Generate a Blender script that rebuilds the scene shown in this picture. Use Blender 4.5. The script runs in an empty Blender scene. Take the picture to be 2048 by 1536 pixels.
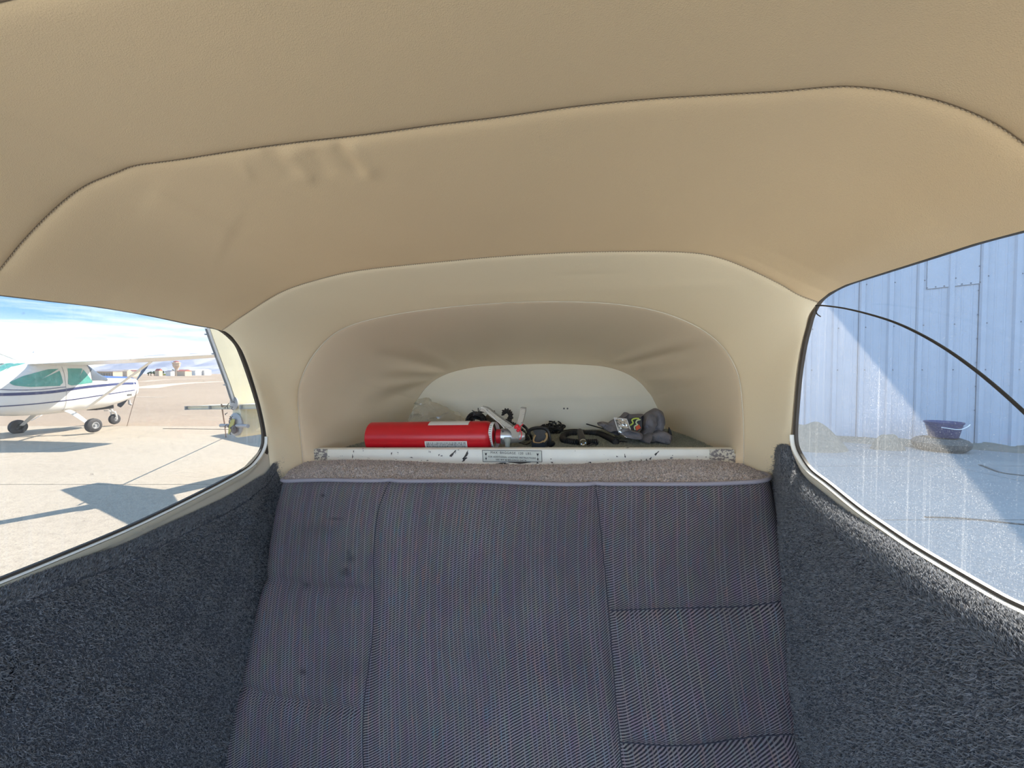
import bpy, math, random
import numpy as np
from mathutils import Vector, Matrix
random.seed(7); rng = np.random.default_rng(7)
PI = math.pi
SC = bpy.context.scene
COL = SC.collection

# ------------------------------------------------------------------ camera, sky, sun, exposure
EYE = np.array([0.0, 0.0, 1.9])
YAW, PITCH, F = math.radians(8.8), math.radians(1.56), 770.0
RIGHT = np.array([math.cos(YAW), math.sin(YAW), 0.0])
FWDH = np.array([-math.sin(YAW), math.cos(YAW), 0.0])
FWD = FWDH * math.cos(PITCH) - np.array([0, 0, math.sin(PITCH)])
UP = np.array([0, 0, math.cos(PITCH)]) + FWDH * math.sin(PITCH)
cam_d = bpy.data.cameras.new('camera'); cam = bpy.data.objects.new('camera', cam_d); COL.objects.link(cam)
cam_d.sensor_width = 36.0; cam_d.lens = F / 2048 * 36.0; cam_d.clip_start = 0.02; cam_d.clip_end = 20000
cam.location = EYE; cam.rotation_euler = (PI / 2 - PITCH, 0, YAW)
SC.camera = cam
SC.view_settings.view_transform = 'Standard'; SC.view_settings.look = 'None'
SC.view_settings.gamma = 1; SC.view_settings.use_curve_mapping = False
SC.view_settings.exposure = 2.93
SC.cycles.diffuse_bounces = 10; SC.cycles.max_bounces = 24; SC.cycles.transparent_max_bounces = 24

SUN = np.array([.6, .9, .86]); SUN = SUN / np.linalg.norm(SUN)
sl = bpy.data.lights.new('sun', 'SUN'); so = bpy.data.objects.new('sun', sl); COL.objects.link(so)
sl.energy = 3.6; sl.color = (1.0, .91, .78); sl.angle = math.radians(.53)
so.rotation_euler = Vector(SUN).to_track_quat('Z', 'Y').to_euler()

world = bpy.data.worlds.new('sky'); SC.world = world; world.use_nodes = True

class NT:
    """small node-tree writer"""
    def __init__(s, tree):
        s.t = tree; s.t.nodes.clear()
    def n(s, kind, ins=None, **props):
        nd = s.t.nodes.new(kind)
        for k, v in props.items(): setattr(nd, k, v)
        for k, v in (ins or {}).items():
            sock = nd.inputs[k]
            if isinstance(v, bpy.types.NodeSocket): s.t.links.new(v, sock)
            else: sock.default_value = v
        return nd
    def m(s, op, a, b=None, c=None, clamp=False):
        ins = {0: a}
        if b is not None: ins[1] = b
        if c is not None: ins[2] = c
        nd = s.n('ShaderNodeMath', ins, operation=op); nd.use_clamp = clamp
        return nd.outputs[0]
    def mix(s, f, a, b, blend='MIX'):
        nd = s.n('ShaderNodeMix', data_type='RGBA', blend_type=blend)
        for i, v in ((0, f), (6, a), (7, b)):
            if isinstance(v, bpy.types.NodeSocket): s.t.links.new(v, nd.inputs[i])
            else: nd.inputs[i].default_value = v
        return nd.outputs[2]
    def ramp(s, f, stops, interp='LINEAR'):
        nd = s.n('ShaderNodeValToRGB', {0: f}); cr = nd.color_ramp; cr.interpolation = interp
        while len(cr.elements) > 1: cr.elements.remove(cr.elements[-1])
        for i, (p, c) in enumerate(stops):
            e = cr.elements[0] if i == 0 else cr.elements.new(p)
            e.position = p; e.color = c if len(c) == 4 else (*c, 1)
        return nd.outputs[0]
    def noise(s, vec, scale, detail=2, rough=.5, out=0):
        return s.n('ShaderNodeTexNoise', {'Vector': vec, 'Scale': scale, 'Detail': detail, 'Roughness': rough}).outputs[out]
    def mapv(s, vec, sc=(1, 1, 1), loc=(0, 0, 0), rot=(0, 0, 0)):
        return s.n('ShaderNodeMapping', {'Vector': vec, 'Scale': sc, 'Location': loc, 'Rotation': rot}).outputs[0]
    def sep(s, vec):
        return s.n('ShaderNodeSeparateXYZ', {0: vec}).outputs

# sky: blue overhead, pale to the horizon, thin streaky cloud
w = NT(world.node_tree)
tc = w.n('ShaderNodeTexCoord').outputs['Generated']
z = w.sep(tc)[2]
base = w.ramp(z, [(0, (.86, .90, .92)), (.05, (.62, .76, .86)), (.10, (.21, .40, .64)), (.16, (.14, .31, .55)), (.4, (.25, .41, .64)), (1, (.2, .33, .52))])
cl = w.noise(w.mapv(tc, (1.6, 1.6, 16), (0, 0, .3)), 2.2, 6, .6)
cl2 = w.ramp(cl, [(.44, (0, 0, 0)), (.66, (1, 1, 1))])
lo = w.ramp(z, [(0, (1, 1, 1)), (.09, (.7, .7, .7)), (.13, (.25, .25, .25)), (.24, (.16, .16, .16)), (1, (0, 0, 0))])
skc = w.mix(w.m('MULTIPLY', cl2, lo), base, (1, 1, 1, 1))
bg = w.n('ShaderNodeBackground', {'Color': skc, 'Strength': .72})
w.n('ShaderNodeOutputWorld', {'Surface': bg.outputs[0]})

# ------------------------------------------------------------------ helpers
def ray(px, py):
    d = RIGHT * ((px - 1024) / F) + FWD + UP * ((768 - py) / F)
    return d
def at_y(px, py, y): d = ray(px, py); return EYE + d * (y / d[1])
def at_x(px, py, x): d = ray(px, py); return EYE + d * (x / d[0])
def at_z(px, py, zz): d = ray(px, py); return EYE + d * ((zz - 1.9) / d[2])
def C(lat, dep, zz=0.0): return RIGHT * lat + FWDH * dep + np.array([0, 0, zz])
def proj(P):
    P = np.asarray(P, float) - EYE
    d = P @ FWD
    return 1024 + F * (P @ RIGHT) / d, 768 - F * (P @ UP) / d

def smooth_curve(pts, n, closed=False):
    """Catmull-Rom through pts, resampled to n points by length"""
    P = np.array(pts, float)
    Q = np.vstack([2 * P[0] - P[1], P, 2 * P[-1] - P[-2]])
    out = []
    for i in range(1, len(Q) - 2):
        for t in np.linspace(0, 1, 14, endpoint=False):
            a, b, c, d = Q[i - 1], Q[i], Q[i + 1], Q[i + 2]
            out.append(.5 * (2 * b + (c - a) * t + (2 * a - 5 * b + 4 * c - d) * t * t + (3 * b - a - 3 * c + d) * t ** 3))
    out.append(Q[-2]); out = np.array(out)
    return resample(out, n)
def resample(P, n):
    P = np.asarray(P, float)
    s = np.r_[0, np.cumsum(np.linalg.norm(np.diff(P, axis=0), axis=1))]
    t = np.linspace(0, s[-1], n)
    return np.stack([np.interp(t, s, P[:, k]) for k in range(P.shape[1])], 1)

def tag(o, label=None, cat=None, group=None, kind=None):
    if label: o['label'] = label
    if cat: o['category'] = cat
    if group: o['group'] = group
    if kind: o['kind'] = kind
    return o
def empty(name, loc=(0, 0, 0), rz=0.0, parent=None, **k):
    o = bpy.data.objects.new(name, None); COL.objects.link(o)
    o.location = loc; o.rotation_euler = (0, 0, rz); o.empty_display_size = .1
    if parent: o.parent = parent
    return tag(o, **k)

class MB:
    def __init__(s): s.v = []; s.f = []; s.mi = []; s.nv = 0
    def add(s, V, Fc, mi=0):
        V = np.asarray(V, float); s.v.append(V)
        s.f += [tuple(i + s.nv for i in f) for f in Fc]; s.mi += [mi] * len(Fc); s.nv += len(V)
        return s
    def box(s, c, size, R=None, mi=0):
        c = np.asarray(c, float); h = np.asarray(size, float) / 2
        V = np.array([[x, y, z_] for x in (-1, 1) for y in (-1, 1) for z_ in (-1, 1)], float) * h
        if R is not None: V = V @ np.asarray(R, float).T
        return s.add(V + c, [(0, 1, 3, 2), (4, 6, 7, 5), (0, 4, 5, 1), (2, 3, 7, 6), (0, 2, 6, 4), (1, 5, 7, 3)], mi)
    def grid(s, P, mi=0, flip=False, closed_u=False):
        P = np.asarray(P, float); m, n = P.shape[:2]; Fc = []
        for i in range(m - 1):
            for j in range(n if closed_u else n - 1):
                j2 = (j + 1) % n
                q = (i * n + j, i * n + j2, (i + 1) * n + j2, (i + 1) * n + j)
                Fc.append(q[::-1] if flip else q)
        return s.add(P.reshape(-1, 3), Fc, mi)
    def tube(s, pts, r, seg=8, mi=0, caps=True, flat=None):
        P = np.asarray(pts, float); n = len(P)
        r = np.broadcast_to(np.asarray(r, float), (n,))
        T = np.gradient(P, axis=0); T /= np.linalg.norm(T, axis=1)[:, None] + 1e-12
        ref = np.array([0, 0, 1.0]) if abs(T[0][2]) < .9 else np.array([1.0, 0, 0])
        N = np.cross(T[0], ref); N /= np.linalg.norm(N); rows = []
        for i in range(n):
            N = N - T[i] * (N @ T[i]); N /= np.linalg.norm(N) + 1e-12
            B = np.cross(T[i], N)
            a = np.linspace(0, 2 * PI, seg, endpoint=False)
            fx, fy = flat if flat else (1, 1)
            rows.append(P[i] + r[i] * (np.cos(a)[:, None] * N * fx + np.sin(a)[:, None] * B * fy))
        rows = np.array(rows); b0 = s.nv
        s.grid(rows, mi, closed_u=True)
        if caps:
            s.f += [tuple(b0 + k for k in range(seg))[::-1], tuple(b0 + (n - 1) * seg + k for k in range(seg))]; s.mi += [mi, mi]
        return s
    def lathe(s, prof, origin, axis, seg=32, mi=0, caps=True):
        """prof: (distance along axis, radius)"""
        ax = np.asarray(axis, float); ax /= np.linalg.norm(ax)
        ref = np.array([0, 0, 1.0]) if abs(ax[2]) < .9 else np.array([1.0, 0, 0])
        N = np.cross(ax, ref); N /= np.linalg.norm(N); B = np.cross(ax, N)
        a = np.linspace(0, 2 * PI, seg, endpoint=False)
        rows = np.array([np.asarray(origin) + ax * d + max(r, 1e-5) * (np.cos(a)[:, None] * N + np.sin(a)[:, None] * B) for d, r in prof])
        b0 = s.nv; s.grid(rows, mi, closed_u=True)
        if caps:
            s.f += [tuple(b0 + k for k in range(seg))[::-1], tuple(b0 + (len(prof) - 1) * seg + k for k in range(seg))]; s.mi += [mi, mi]
        return s
    def prism(s, poly, d, mi=0):
        """poly (n,3) flat outline, pushed along vector d"""
        P = np.asarray(poly, float); n = len(P); d = np.asarray(d, float)
        Fc = [tuple(range(n))[::-1], tuple(range(n, 2 * n))] + [(i, (i + 1) % n, n + (i + 1) % n, n + i) for i in range(n)]
        return s.add(np.vstack([P, P + d]), Fc, mi)
    def build(s, name, mats, parent=None, smooth=True, **k):
        me = bpy.data.meshes.new(name)
        V = np.vstack(s.v) if s.v else np.zeros((0, 3))
        me.from_pydata(V.tolist(), [], s.f)
        if not isinstance(mats, (list, tuple)): mats = [mats]
        for m in mats: me.materials.append(m)
        if len(mats) > 1: me.polygons.foreach_set('material_index', s.mi)
        if smooth:
            me.polygons.foreach_set('use_smooth', [True] * len(me.polygons))
        me.update()
        if smooth:
            try: me.set_sharp_from_angle(angle=math.radians(40))
            except Exception: pass
        o = bpy.data.objects.new(name, me); COL.objects.link(o)
        if parent: o.parent = parent
        return tag(o, **k)

def grid_obj(name, P, mat, parent=None, uv=None, flip=False, attr=None, **k):
    """fast regular grid mesh with optional uv (m,n,2) and point attributes"""
    P = np.asarray(P, np.float32); m, n = P.shape[:2]
    idx = np.arange(m * n).reshape(m, n)
    q = np.stack([idx[:-1, :-1], idx[:-1, 1:], idx[1:, 1:], idx[1:, :-1]], -1).reshape(-1, 4)
    if flip: q = q[:, ::-1]
    me = bpy.data.meshes.new(name)
    me.vertices.add(m * n); me.vertices.foreach_set('co', P.reshape(-1))
    me.loops.add(q.size); me.loops.foreach_set('vertex_index', q.reshape(-1).astype(np.int32))
    me.polygons.add(len(q)); me.polygons.foreach_set('loop_start', np.arange(0, q.size, 4, dtype=np.int32))
    me.polygons.foreach_set('use_smooth', np.ones(len(q), bool))
    if uv is not None:
        l = me.uv_layers.new(name='UVMap'); l.data.foreach_set('uv', np.asarray(uv, np.float32).reshape(-1, 2)[q.reshape(-1)].reshape(-1))
    for an, av in (attr or {}).items():
        a = me.attributes.new(an, 'FLOAT', 'POINT'); a.data.foreach_set('value', np.asarray(av, np.float32).reshape(-1))
    me.update(calc_edges=True); me.materials.append(mat)
    o = bpy.data.objects.new(name, me); COL.objects.link(o)
    if parent: o.parent = parent
    return tag(o, **k)

def tri_obj(name, V, mat, parent=None, **k):
    """V (n,3,3) loose triangles"""
    V = np.asarray(V, np.float32); n = len(V)
    me = bpy.data.meshes.new(name)
    me.vertices.add(n * 3); me.vertices.foreach_set('co', V.reshape(-1))
    me.loops.add(n * 3); me.loops.foreach_set('vertex_index', np.arange(n * 3, dtype=np.int32))
    me.polygons.add(n); me.polygons.foreach_set('loop_start', np.arange(0, n * 3, 3, dtype=np.int32))
    me.update(calc_edges=True); me.materials.append(mat)
    o = bpy.data.objects.new(name, me); COL.objects.link(o)
    if parent: o.parent = parent
    return tag(o, **k)

# ------------------------------------------------------------------ materials
def new_mat(name):
    m = bpy.data.materials.new(name); m.use_nodes = True
    return m, NT(m.node_tree)
def finish(t, **ins):
    p = t.n('ShaderNodeBsdfPrincipled', {k.replace('_', ' '): v for k, v in ins.items()})
    t.n('ShaderNodeOutputMaterial', {'Surface': p.outputs[0]})
def bump(t, h, strength, dist):
    return t.n('ShaderNodeBump', {'Height': h, 'Strength': strength, 'Distance': dist}).outputs[0]
def plain(name, col, rough=.5, metal=0.0, var=.0, vs=30, bmp=0, bs=200, bd=.001, spec=.5):
    m, t = new_mat(name); tcn = t.n('ShaderNodeTexCoord').outputs['Object']
    c = (*col, 1)
    if var:
        nz = t.noise(tcn, vs, 3)
        c = t.mix(nz, tuple(x * (1 - var) for x in col) + (1,), tuple(min(1, x * (1 + var)) for x in col) + (1,))
    ins = dict(Base_Color=c, Roughness=rough, Metallic=metal)
    ins['Specular_IOR_Level'] = spec
    if bmp: ins['Normal'] = bump(t, t.noise(tcn, bs, 2), bmp, bd)
    finish(t, **ins); return m

# cream vinyl headliner, fine grain
def vinyl(name, col):
    m, t = new_mat(name); o = t.n('ShaderNodeTexCoord').outputs['Object']
    v = t.n('ShaderNodeTexVoronoi', {'Vector': o, 'Scale': 1150.0}).outputs['Distance']
    nz = t.noise(o, 1300, 2)
    big = t.noise(o, 4.0, 2)
    c = t.mix(big, tuple(x * .95 for x in col) + (1,), tuple(x * 1.05 for x in col) + (1,))
    grain = t.m('MULTIPLY', v, nz)
    c = t.mix(t.m('MULTIPLY', nz, .22), c, tuple(x * .62 for x in col) + (1,))
    finish(t, Base_Color=c, Roughness=.52, Normal=bump(t, grain, .5, .0005), Specular_IOR_Level=.35)
    return m
M_VINYL = vinyl('cream_vinyl', (.86, .67, .425))
M_VINYL2 = vinyl('pale_vinyl', (.95, .835, .61))  # same headliner vinyl, made paler to carry the brighter light on the posts
M_VINYL3 = vinyl('ivory_vinyl', (.92, .90, .78))
M_VINYLB = vinyl('bay_vinyl', (.90, .78, .60))  # same vinyl again, lightened in colour to make up for the dim bay
M_THREAD = plain('tan_thread', (.42, .34, .24), .8)
M_THREAD_D = plain('brown_thread', (.20, .15, .10), .8)
M_PIPE = plain('cream_piping', (.80, .76, .66), .5)
M_CREAMPAINT = plain('cream_paint', (.66, .62, .52), .35, var=.12, vs=12)
M_GASKET = plain('black_rubber', (.025, .023, .022), .6)
M_GASKET2 = plain('brown_rubber', (.055, .046, .038), .55)
M_ALU = plain('aluminium', (.72, .72, .70), .28, 1.0)
M_DARK = plain('black_plastic', (.018, .018, .02), .42)
M_DARK2 = plain('worn_black_plastic', (.05, .047, .045), .5, var=.4, vs=120)
M_BEAD = plain('pale_bead', (.78, .77, .72), .3)
M_CHROME = plain('chrome', (.8, .8, .8), .15, 1.0)

# flaking paint for sill strips: cream with grey wear patches
def chipped(name, col, chip, scale, thr, rough=.4, attr=None):
    m, t = new_mat(name); o = t.n('ShaderNodeTexCoord').outputs['Object']
    nz = t.noise(t.mapv(o, (1, 1, 1.8)), scale, 4, .62)
    k = t.ramp(nz, [(thr, (0, 0, 0)), (thr + .025, (1, 1, 1))])
    if attr:
        a = t.n('ShaderNodeAttribute', attribute_name=attr).outputs['Fac']
        k = t.m('MAXIMUM', k, a)
    c0 = t.mix(t.noise(o, 25, 3), tuple(x * .88 for x in col) + (1,), (*col, 1))
    c = t.mix(k, c0, (*chip, 1))
    finish(t, Base_Color=c, Roughness=rough, Normal=bump(t, k, -.4, .001))
    return m
M_SILL = chipped('chipped_cream_paint', (.56, .53, .43), (.26, .25, .23), 42, .66)
M_LIP = chipped('chipped_white_paint', (.90, .89, .81), (.16, .15, .16), 55, .655)
M_LIPWORN = chipped('worn_white_paint', (.66, .65, .57), (.2, .19, .2), 130, .50)

# carpet
def carpet(name, c1, c2, scale=260, b=.9):
    m, t = new_mat(name); o = t.n('ShaderNodeTexCoord').outputs['Object']
    nz = t.noise(o, scale, 3, .7); g = t.noise(o, 7, 3)
    c = t.mix(t.ramp(nz, [(.35, (0, 0, 0)), (.65, (1, 1, 1))]), (*c1, 1), (*c2, 1))
    c = t.mix(t.m('MULTIPLY', g, .35), c, tuple(x * .55 for x in c1) + (1,))
    finish(t, Base_Color=c, Roughness=.95, Specular_IOR_Level=.1, Normal=bump(t, nz, b, .004))
    return m
M_CARPET = carpet('slate_carpet', (.07, .078, .096), (.14, .152, .178))
M_FLOORC = carpet('green_grey_carpet', (.30, .32, .26), (.62, .63, .53), 420, .6)
def pile(name, c1, c2):
    m, t = new_mat(name); o = t.n('ShaderNodeTexCoord').outputs['Object']
    nz = t.noise(o, 260, 3, .7)
    c = t.mix(t.ramp(nz, [(.25, (0, 0, 0)), (.75, (1, 1, 1))]), (*c1, 1), (*c2, 1))
    d = t.n('ShaderNodeBsdfDiffuse', {'Color': c}); tr = t.n('ShaderNodeBsdfTranslucent', {'Color': c})
    mx = t.n('ShaderNodeMixShader', {0: .35, 1: d.outputs[0], 2: tr.outputs[0]})
    t.n('ShaderNodeOutputMaterial', {'Surface': mx.outputs[0]})
    return m
M_PILE = pile('slate_pile', (.12, .13, .152), (.44, .45, .47))

# woven seat cloth: slanted ribs crossed by coloured warp threads, in metres of UV
m_, t = new_mat('woven_cloth'); M_CLOTH = m_
uvn = t.n('ShaderNodeUVMap', uv_map='UVMap').outputs[0]
us, vs_, _ = t.sep(uvn)
col_id = t.m('FLOOR', t.m('DIVIDE', us, .0078))
jit = t.n('ShaderNodeTexWhiteNoise', {'W': col_id}, noise_dimensions='1D').outputs['Value']
ph = t.m('ADD', t.m('MULTIPLY', t.m('SUBTRACT', vs_, t.m('MULTIPLY', us, .56)), 2 * PI / .0041), t.m('MULTIPLY', jit, .5))
rib = t.m('MULTIPLY_ADD', t.m('SINE', ph), .5, .5)
fx = t.m('FRACT', t.m('DIVIDE', us, .0078))
thr_ = t.m('LESS_THAN', t.m('ABSOLUTE', t.m('SUBTRACT', fx, .5)), .13)
strong = t.m('GREATER_THAN', t.n('ShaderNodeTexWhiteNoise', {'W': t.m('ADD', col_id, 7.3)}, noise_dimensions='1D').outputs['Value'], .42)
thr2 = t.m('MULTIPLY', thr_, t.m('MULTIPLY_ADD', strong, .36, .10))
light = t.m('MAXIMUM', t.ramp(rib, [(.34, (0, 0, 0)), (.68, (1, 1, 1))]), thr2)
cn = t.noise(t.mapv(uvn, (110, 22, 1)), 1.0, 2, out=1)
cn = t.mix(1.0, cn, (1.9, 1.9, 1.9, 1), 'MULTIPLY')
cvar = t.n('ShaderNodeHueSaturation', {'Color': cn, 'Saturation': .85, 'Value': 1.0}).outputs[0]
lc = t.mix(.4, (.225, .196, .203, 1), cvar, 'MULTIPLY')
lc = t.mix(t.ramp(t.noise(t.mapv(uvn, (125, 20, 1)), 1.0, 2), [(.60, (0, 0, 0)), (.72, (.7, .7, .7))]), lc, (.33, .20, .175, 1))
lc = t.mix(t.ramp(t.noise(t.mapv(uvn, (120, 24, 1), (5, 9, 0)), 1.0, 2), [(.60, (0, 0, 0)), (.72, (.7, .7, .7))]), lc, (.15, .215, .25, 1))
cc = t.mix(light, (.020, .018, .026, 1), lc)
fade = t.noise(t.mapv(uvn, (3, 2.2, 1)), 1.5, 3)
cc = t.mix(t.m('MULTIPLY', t.ramp(fade, [(.4, (0, 0, 0)), (.75, (1, 1, 1))]), .5), cc, (.055, .048, .062, 1))
st = t.n('ShaderNodeAttribute', attribute_name='stain').outputs['Fac']
cc = t.mix(t.m('MULTIPLY', st, .85, clamp=True), cc, (.012, .012, .016, 1))
finish(t, Base_Color=cc, Roughness=.85, Specular_IOR_Level=.2, Normal=bump(t, light, .35, .0006))

# boucle top cloth
m_, t = new_mat('boucle_cloth'); M_BOUCLE = m_
o = t.n('ShaderNodeTexCoord').outputs['Object']
v = t.noise(o, 330, 3, .6); v2 = t.n('ShaderNodeTexVoronoi', {'Vector': o, 'Scale': 420.0}).outputs['Distance']
cc = t.mix(t.ramp(v, [(.38, (0, 0, 0)), (.62, (1, 1, 1))]), (.40, .35, .33, 1), (.90, .80, .75, 1))
finish(t, Base_Color=cc, Roughness=.95, Specular_IOR_Level=.1, Normal=bump(t, t.m('ADD', v, v2), .8, .002))
M_WELT = plain('grey_welt', (.27, .25, .29), .6)

# window panes
def pane_mat(name, base_f, drop_f, streak_f, tint=(1, 1, 1), scale=260, dark=0.0):
    m, t = new_mat(name); o = t.n('ShaderNodeTexCoord').outputs['Object']
    vo = t.n('ShaderNodeTexVoronoi', {'Vector': o, 'Scale': float(scale), 'Randomness': 1.0})
    d, cid = vo.outputs['Distance'], vo.outputs['Color']
    pick = t.sep(cid)[0]
    ringm = t.m('MULTIPLY', t.m('LESS_THAN', t.m('ABSOLUTE', t.m('SUBTRACT', d, t.m('MULTIPLY', pick, .38))), .07), t.m('GREATER_THAN', t.sep(cid)[1], .62))
    vb = t.n('ShaderNodeTexVoronoi', {'Vector': t.mapv(o, (1, 1, .7)), 'Scale': float(scale) * .42})
    pb = t.sep(vb.outputs['Color'])
    ringb = t.m('MULTIPLY', t.m('LESS_THAN', t.m('ABSOLUTE', t.m('SUBTRACT', vb.outputs['Distance'], t.m('MULTIPLY', pb[0], .3))), .03), t.m('GREATER_THAN', pb[1], .82))
    fine = t.ramp(t.noise(o, scale * 1.6, 3, .7), [(.52, (0, 0, 0)), (.72, (1, 1, 1))])
    patch = t.ramp(t.noise(o, 9, 3, .6), [(.3, (.35, .35, .35)), (.7, (1, 1, 1))])
    streak = t.ramp(t.noise(t.mapv(o, (150, 150, 2.2)), 1.0, 4, .65), [(.56, (0, 0, 0)), (.72, (1, 1, 1))])
    f = t.m('ADD', t.m('MULTIPLY', t.m('ADD', t.m('MULTIPLY', t.m('ADD', ringm, ringb), .38), t.m('MULTIPLY', fine, .75)), drop_f), t.m('MULTIPLY', streak, streak_f))
    f = t.m('ADD', t.m('MULTIPLY', f, patch), base_f, clamp=True)
    tr = t.n('ShaderNodeBsdfTransparent', {'Color': (*tint, 1)})
    df = t.n('ShaderNodeBsdfDiffuse', {'Color': (.75, .75, .74, 1)}); tl = t.n('ShaderNodeBsdfTranslucent', {'Color': (.95, .95, .93, 1)})
    dirt = t.n('ShaderNodeMixShader', {0: .7, 1: df.outputs[0], 2: tl.outputs[0]})
    mx = t.n('ShaderNodeMixShader', {0: f, 1: tr.outputs[0], 2: dirt.outputs[0]})
    if dark:
        ds = t.ramp(t.noise(o, 55, 3, .6), [(.70, (0, 0, 0)), (.76, (1, 1, 1))])
        dk = t.n('ShaderNodeBsdfDiffuse', {'Color': (.12, .12, .13, 1)})
        mx = t.n('ShaderNodeMixShader', {0: t.m('MULTIPLY', ds, dark), 1: mx.outputs[0], 2: dk.outputs[0]})
    gl = t.n('ShaderNodeBsdfGlossy', {'Roughness': .05})
    mx = t.n('ShaderNodeMixShader', {0: .025, 1: mx.outputs[0], 2: gl.outputs[0]})
    t.n('ShaderNodeOutputMaterial', {'Surface': mx.outputs[0]})
    return m
M_PANE_L = pane_mat('hazy_acrylic', .02, .10, .09, (.335, .335, .335), 240, .35)
M_PANE_R = pane_mat('dusty_acrylic', .07, .30, .11, (.66, .68, .70), 560)
m_, t = new_mat('clean_acrylic'); M_CLEAR = m_
mx = t.n('ShaderNodeMixShader', {0: .02, 1: t.n('ShaderNodeBsdfTransparent').outputs[0], 2: t.n('ShaderNodeBsdfGlossy', {'Roughness': .03}).outputs[0]})
t.n('ShaderNodeOutputMaterial', {'Surface': mx.outputs[0]})

# ground
def concrete(name, c1, c2, scale=1.0, speck=.5):
    m, t = new_mat(name); o = t.n('ShaderNodeTexCoord').outputs['Object']
    big = t.noise(t.mapv(o, (.5, 1, 1)), .35 * scale, 4, .6); mid = t.noise(o, 9 * scale, 4, .65); fi = t.noise(o, 55 * scale, 2, .6)
    c = t.mix(t.ramp(big, [(.3, (0, 0, 0)), (.7, (1, 1, 1))]), (*c1, 1), (*c2, 1))
    c = t.mix(t.m('MULTIPLY', t.ramp(mid, [(.3, (1, 1, 1)), (.55, (0, 0, 0))]), speck), c, tuple(x * .62 for x in c1) + (1,))
    c = t.mix(t.m('MULTIPLY', t.ramp(fi, [(.36, (1, 1, 1)), (.50, (0, 0, 0))]), speck * 1.3), c, tuple(x * .5 for x in c1) + (1,))
    finish(t, Base_Color=c, Roughness=.9, Specular_IOR_Level=.2, Normal=bump(t, mid, .3, .01))
    return m
M_CONC = concrete('pale_concrete', (.44, .385, .31), (.52, .46, .37), 1.0, .45)
M_CONC_R = concrete('grey_concrete', (.23, .225, .22), (.29, .285, .27), 1.4, .4)
M_ASPH = concrete('tan_asphalt', (.35, .275, .205), (.46, .37, .28), .25, .30)
M_JOINT = plain('tar_joint', (.05, .045, .04), .8)
M_WHITELINE = plain('pale_line', (.55, .47, .38), .8, var=.2, vs=.4)

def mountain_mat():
    m, t = new_mat('hazed_mountain'); o = t.n('ShaderNodeTexCoord').outputs['Object']
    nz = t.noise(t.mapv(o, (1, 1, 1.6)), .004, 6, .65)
    c = t.mix(t.ramp(nz, [(.35, (0, 0, 0)), (.62, (1, 1, 1))]), (.34, .37, .46, 1), (.52, .52, .58, 1))  # distant haze is mixed into these pale bluish rock colours
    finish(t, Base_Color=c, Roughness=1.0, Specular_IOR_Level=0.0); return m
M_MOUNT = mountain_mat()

# ================================================================== CABIN SHELL
XL, XR = -.682, .382              # side walls
YA, YB, YC, YD = .35, .66, .88, 1.42
SEAM_A = [(-38, 583), (0, 544), (55, 476), (117, 412), (171, 371), (234, 344), (273, 330), (360, 318), (488, 298), (600, 283), (732, 268), (870, 249), (1000, 233),
          (1150, 212), (1300, 197), (1430, 189), (1556, 182), (1647, 176), (1702, 178), (1775, 193), (1848, 219), (1921, 261), (1976, 311), (2048, 391), (2100, 446)]
SEAM_B = [(443, 658), (488, 627), (562, 583), (635, 559), (708, 542), (806, 530), (900, 521), (1000, 512), (1150, 504), (1300, 502), (1391, 506), (1446, 519), (1501, 543), (1556, 572), (1592, 594), (1632, 610)]
SEAM_C_L = [(612, 975), (605, 920), (600, 865), (596.5, 822), (596.5, 780), (599, 760)]
SEAM_C = [(599, 760), (611, 738), (635, 700), (668, 668), (715, 646), (794, 628), (888, 615), (982, 607), (1076, 603), (1169, 604), (1240, 609), (1310, 621), (1366, 640), (1413, 665), (1451, 700), (1474, 743), (1481, 770)]
SEAM_C_R = [(1481, 770), (1486, 822), (1488, 870), (1488, 920), (1486, 975)]
SEAM_D = [(806, 892), (814, 860), (820, 830), (834, 799), (851, 776), (874, 757), (907, 743), (958, 733), (1029, 729), (1099, 727), (1169, 729), (1216, 734), (1254, 747), (1282, 766), (1305, 794), (1317, 818), (1330, 850), (1340, 892)]
WIN_L_TOP = [(-40, 583), (0, 590), (100, 602), (200, 614), (300, 631), (380, 648), (425, 656), (443, 661)]
WIN_L_AFT = [(443, 661), (461, 675), (475, 691), (486, 716), (495, 741), (507, 777), (517, 812), (525.5, 851), (528, 874), (525.5, 894), (512, 917), (488, 938)]
WIN_L_LOW = [(488, 938), (410, 980), (273, 1046), (137, 1103), (0, 1158), (-60, 1181)]
WIN_R_TOP = [(2100, 446), (2048, 461), (1950, 487), (1853, 518), (1755, 549), (1690, 570), (1658, 586), (1636, 604)]
WIN_R_AFT = [(1636, 604), (1622, 630), (1615, 655), (1605.6, 694), (1597, 749), (1591, 814), (1588, 863), (1590, 890), (1600, 912), (1619, 938)]
WIN_R_LOW = [(1619, 938), (1655, 966), (1712, 1012), (1769, 1052), (1826, 1090), (1912, 1141), (1998, 1190), (2048, 1214), (2100, 1240)]

def on_wall(pts, x, n=None):
    P = np.array([at_x(px, py, x) for px, py in pts])
    return P if n is None else smooth_curve(P, n)
def arch(pts, y, n):
    return smooth_curve([at_y(px, py, y) for px, py in pts], n)

WL_top, WL_aft, WL_low = on_wall(WIN_L_TOP, XL), on_wall(WIN_L_AFT, XL), on_wall(WIN_L_LOW, XL)
WR_top, WR_aft, WR_low = on_wall(WIN_R_TOP, XR), on_wall(WIN_R_AFT, XR), on_wall(WIN_R_LOW, XR)

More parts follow.
